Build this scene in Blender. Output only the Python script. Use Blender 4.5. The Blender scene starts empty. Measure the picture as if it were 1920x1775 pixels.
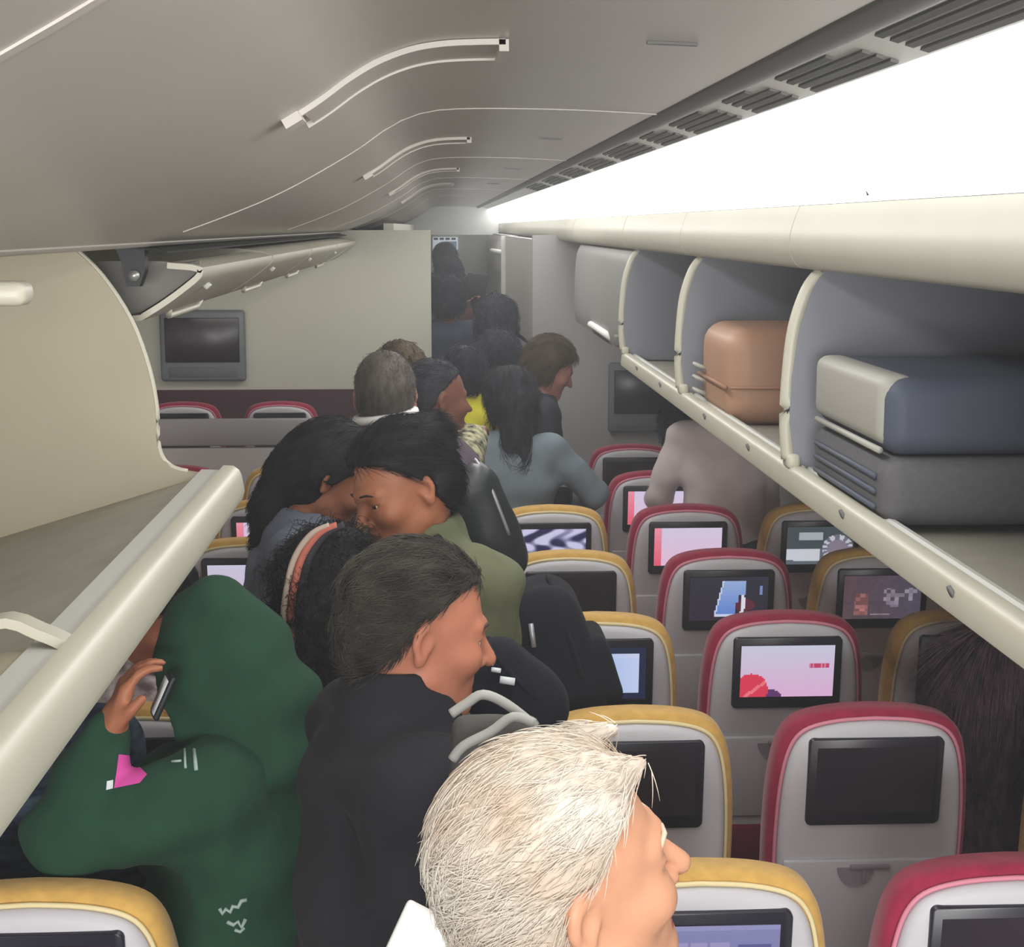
import bpy, bmesh, math, random
import numpy as np
from mathutils import Matrix, Vector

# ------------------------------------------------------------------ camera, world, lights, exposure
S = bpy.context.scene
COL = S.collection
CAMZ = 2.18
FPX = 2950.0                                     # focal length in pixels of the 1920 wide frame
_th = math.atan(462.5 / FPX)
_ps = math.atan(140.0 * math.cos(_th) / FPX)
cam_d = bpy.data.cameras.new('camera')
cam_d.sensor_width = 36.0
cam_d.lens = 36.0 * FPX / 1920.0
cam_d.clip_start = 0.05
cam = bpy.data.objects.new('camera', cam_d)
cam.location = (0, 0, CAMZ)
cam.rotation_euler = (math.pi / 2 - _th, 0, -_ps)
COL.objects.link(cam)
S.camera = cam

S.view_settings.view_transform = 'Standard'
S.view_settings.look = 'None'
S.view_settings.exposure = -0.18
S.view_settings.gamma = 1.0
S.view_settings.use_curve_mapping = False
S.cycles.max_bounces = 7
S.cycles.glossy_bounces = 3
S.cycles.volume_bounces = 0

w = bpy.data.worlds.new('world')
S.world = w
w.use_nodes = True
w.node_tree.nodes['Background'].inputs[0].default_value = (0.86, 0.88, 0.92, 1)
w.node_tree.nodes['Background'].inputs[1].default_value = 1.0
# thin haze in the air of the whole cabin
_v = w.node_tree.nodes.new('ShaderNodeVolumeScatter')
_v.inputs['Density'].default_value = 0.0085
_v.inputs['Color'].default_value = (0.94, 0.97, 1.0, 1)
w.node_tree.links.new(_v.outputs[0], w.node_tree.nodes['World Output'].inputs['Volume'])


def area(name, loc, size, size_y, energy, color, rot):
    l = bpy.data.lights.new(name, 'AREA')
    l.shape = 'RECTANGLE'
    l.size, l.size_y = size, size_y
    l.energy = energy
    l.color = color
    o = bpy.data.objects.new(name, l)
    o.location = loc
    o.rotation_euler = rot
    COL.objects.link(o)
    return o


# added fill lights for this aisle, then wash of the far aisle and forward cabin
area('aft_fill_light', (-0.2, -5.0, 1.75), 4.0, 1.7, 640, (1.0, 0.98, 0.96), (math.radians(85), 0, 0))  # unseen broad fill added behind the camera
area('aisle_fill_light', (0.18, 4.0, 2.395), 0.16, 9.0, 54, (1.0, 0.98, 0.95), (0, 0, 0))  # added fill without a fixture, lights heads and shoulders from above
area('far_aisle_ceiling_lamp', (-2.35, 4.0, 2.16), 0.5, 8.0, 90, (1.0, 0.96, 0.88), (0, math.radians(30), 0))
area('forward_aisle_lamp', (0.25, 11.5, 2.38), 0.3, 9.0, 24, (1.0, 0.97, 0.92), (0, 0, 0))
area('bulkhead_wash_lamp', (-1.0, 8.6, 1.96), 1.2, 0.2, 4, (1.0, 0.97, 0.88), (math.radians(50), 0, 0))


# ------------------------------------------------------------------ small helpers
def lin(c):
    return tuple(((x / 255.0) / 12.92 if x <= 10 else ((x / 255.0 + 0.055) / 1.055) ** 2.4) for x in c)


_mats = {}


def mat(name, rgb, rough=0.6, spec=0.4, noise=0.0, nscale=20.0, bump=0.0, bscale=200.0, metal=0.0,
        emit=0.0, stretch=None, rgb2=None, sheen=0.0):
    """procedural principled material; rgb in 0-255 sRGB, noise mixes rgb2 (or a darker tone) in"""
    if name in _mats:
        return _mats[name]
    m = bpy.data.materials.new(name)
    m.use_nodes = True
    nt = m.node_tree
    b = nt.nodes['Principled BSDF']
    c = lin(rgb)
    b.inputs['Base Color'].default_value = (*c, 1)
    b.inputs['Roughness'].default_value = rough
    b.inputs['Metallic'].default_value = metal
    b.inputs['Specular IOR Level'].default_value = spec
    if sheen:
        b.inputs['Sheen Weight'].default_value = sheen
    if noise or bump:
        tc = nt.nodes.new('ShaderNodeTexCoord')
        mp = nt.nodes.new('ShaderNodeMapping')
        nt.links.new(tc.outputs['Object'], mp.inputs[0])
        if stretch:
            mp.inputs['Scale'].default_value = stretch
    if noise:
        n = nt.nodes.new('ShaderNodeTexNoise')
        n.inputs['Scale'].default_value = nscale
        n.inputs['Detail'].default_value = 4
        nt.links.new(mp.outputs[0], n.inputs['Vector'])
        r = nt.nodes.new('ShaderNodeMapRange')
        r.inputs[1].default_value = 0.35
        r.inputs[2].default_value = 0.65
        nt.links.new(n.outputs[0], r.inputs[0])
        mx = nt.nodes.new('ShaderNodeMix')
        mx.data_type = 'RGBA'
        c2 = lin(rgb2) if rgb2 else tuple(x * (1 - noise) for x in c)
        mx.inputs[6].default_value = (*c, 1)
        mx.inputs[7].default_value = (*c2, 1)
        nt.links.new(r.outputs[0], mx.inputs[0])
        nt.links.new(mx.outputs[2], b.inputs['Base Color'])
    if bump:
        n2 = nt.nodes.new('ShaderNodeTexNoise')
        n2.inputs['Scale'].default_value = bscale
        n2.inputs['Detail'].default_value = 3
        nt.links.new(mp.outputs[0], n2.inputs['Vector'])
        bp = nt.nodes.new('ShaderNodeBump')
        bp.inputs['Strength'].default_value = bump
        bp.inputs['Distance'].default_value = 0.004
        nt.links.new(n2.outputs[0], bp.inputs['Height'])
        nt.links.new(bp.outputs[0], b.inputs['Normal'])
    if emit:
        b.inputs['Emission Color'].default_value = (*c, 1)
        b.inputs['Emission Strength'].default_value = emit
    _mats[name] = m
    return m


def screen_mat():
    if 'screen_glow' in _mats:
        return _mats['screen_glow']
    m = bpy.data.materials.new('screen_glow')
    m.use_nodes = True
    nt = m.node_tree
    b = nt.nodes['Principled BSDF']
    a = nt.nodes.new('ShaderNodeAttribute')
    a.attribute_name = 'picture'
    b.inputs['Base Color'].default_value = (0.01, 0.01, 0.012, 1)
    b.inputs['Roughness'].default_value = 0.25
    nt.links.new(a.outputs['Color'], b.inputs['Emission Color'])
    b.inputs['Emission Strength'].default_value = 1.0
    _mats['screen_glow'] = m
    return m


def link(o, parent=None):
    COL.objects.link(o)
    if parent is not None:
        o.parent = parent
    return o


def mesh_obj(name, verts, faces, m, parent=None, smooth=False, midx=None):
    me = bpy.data.meshes.new(name)
    me.from_pydata([tuple(v) for v in verts], [], [tuple(f) for f in faces])
    for x in (m if isinstance(m, (list, tuple)) else [m]):
        me.materials.append(x)
    if midx is not None:
        me.polygons.foreach_set('material_index', midx)
    if smooth:
        me.polygons.foreach_set('use_smooth', [True] * len(me.polygons))
    me.update()
    return link(bpy.data.objects.new(name, me), parent)


def bm_obj(name, bm, m, parent=None, smooth=False, angle=None):
    bmesh.ops.recalc_face_normals(bm, faces=bm.faces)
    me = bpy.data.meshes.new(name)
    bm.to_mesh(me)
    bm.free()
    for x in (m if isinstance(m, (list, tuple)) else [m]):
        me.materials.append(x)
    if smooth:
        me.polygons.foreach_set('use_smooth', [True] * len(me.polygons))
        if angle:
            try:
                me.set_sharp_from_angle(angle=math.radians(angle))
            except Exception:
                pass
    return link(bpy.data.objects.new(name, me), parent)


def add_box(bm, c, size, rot=None, bevel=0.0, seg=2, mi=0):
    r = bmesh.ops.create_cube(bm, size=1.0)
    vs = r['verts']
    M = Matrix.Translation(c) @ (rot.to_4x4() if rot else Matrix.Identity(4)) @ Matrix.Diagonal((*size, 1))
    bmesh.ops.transform(bm, matrix=M, verts=vs)
    fs = set()
    for v in vs:
        fs.update(v.link_faces)
    if bevel:
        es = set()
        for v in vs:
            es.update(v.link_edges)
        rr = bmesh.ops.bevel(bm, geom=list(es), offset=bevel, segments=seg, affect='EDGES', profile=0.5)
        fs = {f for f in fs if f.is_valid} | set(rr['faces'])
    for f in fs:
        if f.is_valid:
            f.material_index = mi


def box(name, c, size, m, parent=None, rot=None, bevel=0.0, seg=2):
    bm = bmesh.new()
    add_box(bm, c, size, rot, bevel, seg)
    return bm_obj(name, bm, m, parent, smooth=bevel > 0, angle=50)


def add_tube(bm, pts, r, n=10, mi=0):
    """round tube along points; r a number or list"""
    pts = [Vector(p) for p in pts]
    rs = r if isinstance(r, (list, tuple)) else [r] * len(pts)
    rings = []
    up = Vector((0, 0, 1))
    for i, p in enumerate(pts):
        d = (pts[min(i + 1, len(pts) - 1)] - pts[max(i - 1, 0)]).normalized()
        a = d.cross(up)
        if a.length < 1e-3:
            a = d.cross(Vector((1, 0, 0)))
        a.normalize()
        b = d.cross(a)
        rings.append([bm.verts.new(p + (a * math.cos(t) + b * math.sin(t)) * rs[i])
                      for t in [2 * math.pi * k / n for k in range(n)]])
    for i in range(len(rings) - 1):
        for k in range(n):
            f = bm.faces.new((rings[i][k], rings[i][(k + 1) % n], rings[i + 1][(k + 1) % n], rings[i + 1][k]))
            f.material_index = mi
    bm.faces.new(rings[0]).material_index = mi
    bm.faces.new(rings[-1][::-1]).material_index = mi


def loft(bm, rings, caps=True, mi=0):
    """closed rings (lists of points, equal length) joined into a skin"""
    R = [[bm.verts.new(p) for p in ring] for ring in rings]
    n = len(R[0])
    for i in range(len(R) - 1):
        for k in range(n):
            f = bm.faces.new((R[i][k], R[i][(k + 1) % n], R[i + 1][(k + 1) % n], R[i + 1][k]))
            f.material_index = mi
    if caps:
        bm.faces.new(R[0]).material_index = mi
        bm.faces.new(R[-1][::-1]).material_index = mi


def smooth_line(pts, n=6):
    """Catmull-Rom through 2-D or 3-D points"""
    P = [Vector(p) for p in pts]
    out = []
    for i in range(len(P) - 1):
        p0, p1, p2, p3 = P[max(i - 1, 0)], P[i], P[i + 1], P[min(i + 2, len(P) - 1)]
        for k in range(n):
            t = k / n
            out.append(0.5 * ((2 * p1) + (p2 - p0) * t + (2 * p0 - 5 * p1 + 4 * p2 - p3) * t * t
                              + (3 * p1 - p0 - 3 * p2 + p3) * t ** 3))
    out.append(P[-1])
    return out


def run(name, prof, y0, y1, th, m, parent=None, ny=1, smooth=True, angle=40):
    """a sheet of thickness th whose (x, z) profile runs along the cabin from y0 to y1"""
    prof = [Vector((p[0], p[1])) for p in prof]
    off = []
    for i, p in enumerate(prof):
        d = (prof[min(i + 1, len(prof) - 1)] - prof[max(i - 1, 0)]).normalized()
        off.append(p + Vector((-d.y, d.x)) * th)
    ring = prof + off[::-1]
    bm = bmesh.new()
    loft(bm, [[(p.x, y0 + (y1 - y0) * k / ny, p.y) for p in ring] for k in range(ny + 1)])
    return bm_obj(name, bm, m, parent, smooth=smooth, angle=angle)


def plate(name, outline, y0, y1, m, parent=None, bevel=0.004):
    """solid plate: (x, z) outline extruded from y0 to y1"""
    bm = bmesh.new()
    loft(bm, [[(p[0], y0, p[1]) for p in outline], [(p[0], y1, p[1]) for p in outline]])
    if bevel:
        es = [e for e in bm.edges if abs(e.verts[0].co.y - e.verts[1].co.y) < 1e-6]
        bmesh.ops.bevel(bm, geom=es, offset=bevel, segments=2, affect='EDGES')
    return bm_obj(name, bm, m, parent, smooth=True, angle=40)


def tag(o, label=None, cat=None, group=None, kind=None):
    if label:
        o['label'] = label
    if cat:
        o['category'] = cat
    if group:
        o['group'] = group
    if kind:
        o['kind'] = kind
    return o


def empty(name, loc, rz=0.0):
    o = bpy.data.objects.new(name, None)
    o.empty_display_size = 0.1
    o.location = loc
    o.rotation_euler = (0, 0, rz)
    return link(o)


def structure(o):
    o['kind'] = 'structure'
    return o


def copy_tree(o, parent=None):
    c = o.copy()
    COL.objects.link(c)
    c.parent = parent
    for ch in o.children:
        copy_tree(ch, c)
    return c


# ------------------------------------------------------------------ materials of the cabin
M_ceil = mat('ceiling_panel', (196, 191, 183), 0.38, 0.5, noise=0.04, nscale=3)
M_ceil_line = mat('ceiling_seam', (200, 195, 188), 0.45)
M_cream = mat('cream_plastic', (194, 191, 174), 0.42, 0.5, noise=0.05, nscale=4)
M_beige = mat('beige_bin_panel', (168, 161, 138), 0.5, 0.4, noise=0.05, nscale=5)
M_binfloor = mat('bin_floor_lining', (168, 164, 150), 0.7, 0.2, noise=0.10, nscale=12)
M_railgrey = mat('rail_insert_grey', (196, 196, 190), 0.5)
M_slate = mat('slate_bin_lining', (72, 82, 112), 0.6, 0.3, noise=0.06, nscale=4)
M_white = mat('white_panel', (232, 232, 228), 0.45)
M_cove_glow = mat('cove_panel_glow', (240, 240, 240), 0.5, emit=3.8)  # emission stands in for hidden strips lighting a white panel
M_bulk = mat('bulkhead_laminate', (190, 189, 177), 0.5, 0.3, noise=0.03, nscale=2)
M_gap_shade = mat('gap_shade', (40, 40, 38), 0.8)  # shadow tone for the gap above the raised bins
M_black = mat('black_plastic', (28, 29, 34), 0.5)
M_monitor = mat('monitor_frame_grey', (112, 116, 120), 0.5)
M_glass = mat('dark_screen_glass', (44, 36, 46), 0.25, 0.5)
M_carpet = mat('aisle_carpet', (74, 70, 78), 0.95, 0.1, noise=0.3, nscale=60, bump=0.3)
M_metal = mat('brushed_metal', (178, 178, 176), 0.35, 0.5, metal=0.7)
M_vent = mat('vent_slot_grey', (104, 104, 102), 0.7)
M_parti = mat('partition_laminate', (172, 169, 168), 0.5, 0.3)

# ------------------------------------------------------------------ the setting
YN, YF = -1.6, 20.0
bm = bmesh.new()
add_box(bm, (-0.6, 9.0, -0.05), (7.0, 23.0, 0.1))
structure(bm_obj('floor', bm, M_carpet))

ceil_pts = [(-0.565, 2.149), (-0.43, 2.196), (-0.30, 2.250), (-0.166, 2.324), (-0.105, 2.366), (-0.061, 2.390),
            (-0.01, 2.405), (0.06, 2.410), (0.18, 2.410), (0.30, 2.407), (0.44, 2.400)]
ceil_prof = smooth_line(ceil_pts, 5)
structure(run('ceiling', ceil_prof, YN, YF, 0.02, M_ceil, ny=1))


def on_ceiling(x):
    for a, b in zip(ceil_prof[:-1], ceil_prof[1:]):
        if a[0] <= x <= b[0]:
            t = (x - a[0]) / (b[0] - a[0])
            return a[1] + (b[1] - a[1]) * t
    return ceil_prof[-1][1]


def ceil_strip(x0, x1, y0, y1, th, m, name, n=26, parent=None):
    pr = []
    for k in range(n + 1):
        x = x0 + (x1 - x0) * k / n
        pr.append((x, on_ceiling(x) - th))
    return run(name, pr, y0, y1, th * 0.9, m, parent)


structure(run('ceiling_over_seats', [(-3.2, 2.20), (-0.60, 2.20)], YN, YF, 0.02, M_ceil))
# thin seams across the ceiling panels
for k, y in enumerate((0.93, 3.16, 5.36, 7.56, 9.76, 11.96)):
    structure(ceil_strip(-0.50, 0.435, y, y + 0.016, 0.002, M_ceil_line, 'trim_%d' % (k + 1)))
# lower lip of the ceiling panel over the bins
lip = [(-0.600, 2.150), (-0.585, 2.141), (-0.570, 2.141), (-0.560, 2.148)]
structure(run('trim_7', lip, YN, 9.4, 0.006, M_ceil_line))
structure(run('trim_13', [(-0.62, 2.142), (-0.535, 2.128)], 3.17, 9.4, 0.004, M_gap_shade))  # dark strip painted in as the shadow under the ceiling lip
structure(run('trim_8', [(0.436, 2.398), (0.445, 2.412), (0.500, 2.413)], YN, YF, 0.004, M_vent))
rail_pts = [(0.446, 2.404), (0.455, 2.391), (0.474, 2.388), (0.490, 2.399)]
structure(run('trim_9', smooth_line(rail_pts, 3), YN, YF, 0.004, mat('rail_grey', (140, 140, 140), 0.6)))
structure(run('trim_10', [(0.490, 2.402), (0.575, 2.378)], YN, YF, 0.006, M_white))
# cove panel above the outboard bins, glowing in place of hidden strip lights
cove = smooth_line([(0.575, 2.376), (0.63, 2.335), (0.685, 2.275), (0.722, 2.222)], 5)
structure(run('glowing_cove_panel', cove, YN, YF, 0.01, M_cove_glow))
structure(run('wall_right', smooth_line([(1.62, 2.30), (1.72, 1.9), (1.78, 1.4), (1.80, 0.9), (1.74, 0.3), (1.62, 0.0)], 4),
              YN, 9.4, 0.03, M_white))
structure(box('wall_left', (-3.6, 9.0, 1.15), (0.06, 23.0, 2.5), M_white))

# raised handles across the ceiling panels
for i, (y, lab) in enumerate(((2.00, 'long curved pull handle across the ceiling panel nearest the camera'),
                              (4.15, 'curved pull handle across the ceiling, second from the camera'),
                              (6.30, 'curved pull handle across the ceiling, third from the camera'),
                              (8.45, 'small distant pull handle across the ceiling, fourth from the camera'))):
    h = empty('grab_rail', (0, 0, 0))
    tag(h, lab, 'handle', 'pull handles across the ceiling')
    ceil_strip(-0.165, 0.078, y + 0.012, y + 0.18, 0.006, M_ceil, 'grip_panel', parent=h)
    ceil_strip(-0.172, 0.086, y, y + 0.012, 0.008, M_ceil_line, 'grip_edge', parent=h)
    ceil_strip(-0.172, 0.080, y + 0.18, y + 0.190, 0.009, M_ceil_line, 'grip_edge', parent=h)
    ceil_strip(-0.185, -0.165, y - 0.01, y + 0.06, 0.014, M_ceil_line, 'end_cap', n=5, parent=h)
    ceil_strip(0.078, 0.090, y, y + 0.14, 0.016, M_ceil_line, 'end_cap', n=4, parent=h)
    # small recessed latch on the aisle side of the same panel
    l = ceil_strip(0.262, 0.325, y, y + 0.010, 0.004, M_vent, 'ceiling_latch', n=6)
    tag(l, 'small dark latch slot in the ceiling beside the ' + ('nearest', 'second', 'third', 'fourth')[i] + ' pull handle',
        'latch', 'latch slots in the ceiling')

# air vents along the cove
ven = [(1.36, 1.86), (1.90, 2.40), (2.44, 2.84), (2.90, 3.48), (3.54, 3.98), (4.06, 4.86), (4.96, 5.70), (5.8, 6.6),
       (6.75, 7.7), (7.9, 9.0)]
for i, (a, b) in enumerate(ven):
    bm = bmesh.new()
    for k in range(4):
        t = 0.16 + 0.215 * k
        x = 0.492 + 0.083 * t
        z = 2.4015 - 0.024 * t - 0.0022
        ya = a + (0.05 if k else 0.16)
        add_box(bm, (x, (ya + b - 0.03) / 2, z), (0.0105, b - 0.03 - ya, 0.004),
                Matrix.Rotation(math.radians(16), 3, 'Y'))
    o = bm_obj('air_vent', bm, M_vent)
    tag(o, 'slotted air vent in the ceiling edge, number %s from the top right corner'
        % ('one', 'two', 'three', 'four', 'five', 'six', 'seven', 'eight', 'nine', 'ten')[i], 'vent',
        'slotted air vents along the ceiling edge')

# forward bulkheads and the walls of the forward aisle
structure(box('wall_forward_left', (-1.72, 9.46, 1.10), (3.36, 0.08, 2.12), M_bulk))
structure(box('wall_forward_left_aisle', (-0.29, 14.8, 1.10), (0.06, 10.6, 2.20), M_bulk))
structure(box('wall_forward_right', (1.185, 9.46, 1.08), (1.24, 0.08, 2.10), M_parti))
structure(box('wall_forward_right_aisle', (0.60, 11.5, 1.08), (0.05, 4.0, 2.05), M_parti))
structure(box('trim_11', (0.565, 13.46, 1.08), (0.05, 0.06, 2.05), M_white))
structure(box('wall_forward_right_end', (0.66, 17.0, 1.08), (0.05, 7.0, 2.05), M_parti))
structure(box('wall_end', (0.2, 20.4, 1.1), (2.0, 0.08, 2.2), M_bulk))
structure(box('trim_12', (0.10, 18.2, 2.26), (1.2, 0.06, 0.34), M_white))


# bulkhead monitors
def monitor(x, y, z, lab):
    t = empty('wall_monitor', (x, y, z - 0.21))
    tag(t, lab, 'monitor', 'bulkhead monitors')
    bm = bmesh.new()
    add_box(bm, (0, -0.03, 0.21), (0.50, 0.06, 0.42), bevel=0.02, seg=3)
    bm_obj('casing', bm, M_monitor, t, True, 40)
    box('screen', (0.0, -0.062, 0.245), (0.435, 0.012, 0.262), M_glass, t, bevel=0.004)
    box('speaker_bar', (0.0, -0.061, 0.055), (0.40, 0.006, 0.06), mat('monitor_bar', (96, 100, 105), 0.6), t, bevel=0.003)


monitor(-1.39, 9.42, 1.485, 'dark wall monitor on the cream bulkhead left of the aisle')
monitor(1.27, 9.42, 1.165, 'dark wall monitor on the bulkhead right of the aisle, behind the bin rail')

# half height partition in front of the left bulkhead
p = empty('half_partition', (-1.40, 7.92, 0))
tag(p, 'grey half height partition across the left seats below the bulkhead monitor', 'partition')
box('upper_panel', (0, 0, 1.158), (1.84, 0.05, 0.135), mat('partition_band', (150, 147, 148), 0.5), p, bevel=0.008)
box('lower_panel', (0, 0.0, 0.54), (1.80, 0.044, 1.08), M_parti, p, bevel=0.006)
box('button', (0.56, -0.026, 1.05), (0.018, 0.012, 0.018), M_black, p, bevel=0.003)

# sign at the end of the aisle
sg = empty('aisle_sign', (0.10, 20.338, 1.90))
tag(sg, 'bright blue and white lit sign at the far end of the aisle', 'sign')
box('light_box', (0, 0, 0.07), (0.32, 0.04, 0.16), mat('sign_lit', (206, 216, 226), 0.4, emit=0.5), sg, bevel=0.005)
for k in range(4):
    box('dark_mark', (-0.12 + 0.075 * k, -0.024, 0.128), (0.055, 0.006, 0.026), M_black, sg)
box('blue_panel', (0.06, -0.023, 0.045), (0.17, 0.006, 0.10), mat('sign_blue', (120, 150, 176), 0.4, emit=0.3), sg)

structure(box('baseboard_forward', (-1.72, 9.405, 0.61), (3.36, 0.03, 1.22), mat('maroon_dado', (74, 46, 56), 0.8)))

# ------------------------------------------------------------------ right hand overhead bins, doors raised
R_door = smooth_line([(0.722, 2.221), (0.712, 2.195), (0.703, 2.16), (0.706, 2.125), (0.730, 2.098), (0.79, 2.096)], 4)
R_back = smooth_line([(0.80, 2.118), (1.10, 2.16), (1.36, 2.10), (1.50, 1.95), (1.52, 1.78), (1.48, 1.66)], 5)
R_div = [(0.765, 2.10), (0.742, 2.06), (0.718, 1.98), (0.708, 1.88), (0.706, 1.79), (0.716, 1.71), (0.80, 1.675),
         (1.47, 1.66), (1.515, 1.78), (1.495, 1.95), (1.36, 2.09), (1.10, 2.145), (0.85, 2.115)]


def right_bin(y0, y1, lab):
    t = empty('overhead_bin', (0, 0, 0))
    tag(t, lab, 'overhead bin')
    run('back_panel', R_back[::-1], y0, y1 - 0.032, 0.012, M_slate, t)
    run('shelf', [(0.752, 1.672), (0.80, 1.660), (1.49, 1.648)], y0, y1 - 0.032, 0.012, M_binfloor, t)
    run('underside', [(0.716, 1.645), (0.80, 1.600), (1.30, 1.59), (1.60, 1.64)], y0, y1, 0.012, M_white, t)
    plate('side_panel', R_div, y1 - 0.03, y1 - 0.004, mat('bin_divider', (132, 134, 142), 0.55), t)
    bm = bmesh.new()
    front = smooth_line([(0.768, 2.09), (0.742, 2.055), (0.718, 1.98), (0.708, 1.88), (0.706, 1.79), (0.712, 1.715)], 5)
    add_tube(bm, [(p[0] - 0.004, y1 - 0.017, p[1]) for p in front], 0.014, 8)
    bm_obj('divider_edge', bm, M_cream, t, True)
    d = run('door', R_door, y0 + 0.002, y1 - 0.004, 0.010, M_cream, t)
    # front lip: cream face, grey insert on top
    r = run('front_rail', [(0.728, 1.646), (0.708, 1.649), (0.702, 1.654), (0.701, 1.662), (0.704, 1.692), (0.707, 1.699), (0.714, 1.703), (0.734, 1.702)],
            y0, y1, -0.012, M_cream, t)
    run('rail_insert', [(0.734, 1.700), (0.741, 1.692), (0.748, 1.700), (0.757, 1.699), (0.759, 1.668)], y0, y1, -0.008, M_railgrey, t)
    bm = bmesh.new()
    add_box(bm, (0.715, y1 - 0.02, 1.712), (0.028, 0.05, 0.03), bevel=0.008)
    bm_obj('rail_bracket', bm, M_cream, t, True)
    for yy in (y0 + 0.36, y0 + 0.95):
        bm = bmesh.new()
        add_tube(bm, [(0.699, yy, 1.684), (0.7035, yy, 1.686)], 0.009, 12)
        bm_obj('rail_screw', bm, M_vent, t, True)
    return t


right_bin(0.20, 1.72, 'open overhead bin on the right nearest the camera, mostly outside the frame')
right_bin(1.72, 3.15, 'open overhead bin on the right holding two grey suitcases, cream rail below')
right_bin(3.15, 4.58, 'open overhead bin on the right holding the tan suitcase')
right_bin(4.58, 6.02, 'open empty overhead bin at the far end of the cream rail on the right')

cb = empty('closed_overhead_bin', (0, 0, 0))
tag(cb, 'closed grey overhead bin on the right beyond the end of the cream rail', 'overhead bin')
cprof = smooth_line([(0.775, 2.115), (0.735, 2.06), (0.722, 1.97), (0.718, 1.86), (0.718, 1.75), (0.730, 1.685)], 4)
plate('bin_body', [tuple(p) for p in cprof] + [(0.85, 1.655), (1.55, 1.62), (1.55, 2.14), (0.85, 2.125)], 6.06, 8.30,
      mat('closed_bin', (136, 135, 134), 0.5), cb, bevel=0.006)
run('door_edge', R_door, 6.03, 8.30, 0.010, M_cream, cb)
bm = bmesh.new()
add_tube(bm, [(0.735, 6.62, 1.715), (0.712, 6.66, 1.73), (0.706, 7.0, 1.735), (0.712, 7.34, 1.73), (0.735, 7.38, 1.715)], 0.016, 8)
bm_obj('pull_handle', bm, M_white, cb, True)
box('latch', (0.712, 6.20, 1.735), (0.03, 0.10, 0.045), M_vent, cb, bevel=0.008)
cc = empty('closed_overhead_bin', (0, 0, 0))
tag(cc, 'closed overhead bin in the forward aisle with a pale slanting handle', 'overhead bin')
plate('bin_body', [(0.635, 2.09), (0.60, 2.02), (0.585, 1.90), (0.60, 1.76), (0.635, 1.70)], 13.8, 19.5, M_parti, cc, bevel=0.01)
bm = bmesh.new()
add_tube(bm, [(0.60, 14.3, 1.955), (0.575, 14.4, 1.952), (0.565, 16.6, 1.935), (0.59, 16.8, 1.93)], 0.022, 8)
bm_obj('pull_handle', bm, M_white, cc, True)
run('door_edge', R_door, 8.31, 19.5, 0.010, M_cream, cc)

# small dark latch on the door band
lt = empty('door_latch', (0.716, 2.62, 2.232))
tag(lt, 'tiny dark hook on the bright panel above the right bin door', 'latch')
bm = bmesh.new()
add_tube(bm, [(0, 0, 0), (-0.004, 0, 0.012), (-0.012, 0.0, 0.03)], [0.004, 0.003, 0.0015], 8)
bm_obj('hook', bm, M_vent, lt, True)

# ------------------------------------------------------------------ luggage in the right bins


def soft_case(name, c, size, m, lab, cat='suitcase', bevel=0.035):
    t = empty(name, (c[0], c[1], c[2] - size[2] / 2))
    tag(t, lab, cat)
    bm = bmesh.new()
    add_box(bm, (0, 0, size[2] / 2), size, bevel=bevel, seg=5)
    bm_obj('body', bm, m, t, True, 60)
    return t


M_caseA = mat('slate_case_shell', (80, 86, 100), 0.55, 0.3, noise=0.06, nscale=5)
M_caseB = mat('taupe_case_fabric', (98, 97, 100), 0.8, 0.2, noise=0.1, nscale=80, bump=0.2, bscale=400)
M_tan = mat('tan_case_shell', (178, 138, 112), 0.5, 0.4, noise=0.05, nscale=6)
M_pale = mat('pale_case_cap', (166, 164, 156), 0.5)
lo = soft_case('suitcase', (1.085, 2.79, 1.742), (0.70, 0.52, 0.115), M_caseB,
               'lower taupe grey suitcase lying under the slate one in the right bin')
bm = bmesh.new()
for k in range(3):
    add_tube(bm, [(-0.353, -0.21, 0.03 + 0.026 * k), (-0.353, 0.21, 0.03 + 0.026 * k)], 0.005, 6)
bm_obj('end_ribs', bm, M_caseA, lo, True)
hi = soft_case('suitcase', (1.09, 2.80, 1.867), (0.70, 0.50, 0.13), M_caseA,
               'upper slate grey hard suitcase with pale end, in the right bin nearest the camera')
bm = bmesh.new()
add_box(bm, (-0.325, 0.0, 0.074), (0.066, 0.46, 0.118), bevel=0.022, seg=4)
bm_obj('end_cap', bm, M_pale, hi, True, 60)
bm = bmesh.new()
add_tube(bm, [(-0.352, -0.22, 0.008), (-0.352, 0.22, 0.008)], 0.006, 8)
bm_obj('zip_line', bm, M_pale, hi, True)
tn = soft_case('suitcase', (1.00, 4.20, 1.797), (0.52, 0.44, 0.25), M_tan, 'tan orange suitcase standing in the second open bin on the right', bevel=0.06)
bm = bmesh.new()
add_tube(bm, [(-0.264, -0.21, 0.10), (-0.264, 0.21, 0.10)], 0.006, 8)
add_tube(bm, [(-0.255, -0.2235, 0.10), (0.24, -0.2235, 0.10)], 0.004, 8)
bm_obj('zip_line', bm, mat('tan_zip', (150, 110, 86), 0.5), tn, True)
bm = bmesh.new()
for k in range(3):
    add_tube(bm, [(-0.258, 0.12, 0.05 + 0.035 * k), (-0.285, 0.12, 0.06 + 0.035 * k), (-0.285, 0.17, 0.06 + 0.035 * k), (-0.258, 0.17, 0.05 + 0.035 * k)], 0.006, 6)
bm_obj('handle', bm, M_pale, tn, True)

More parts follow.
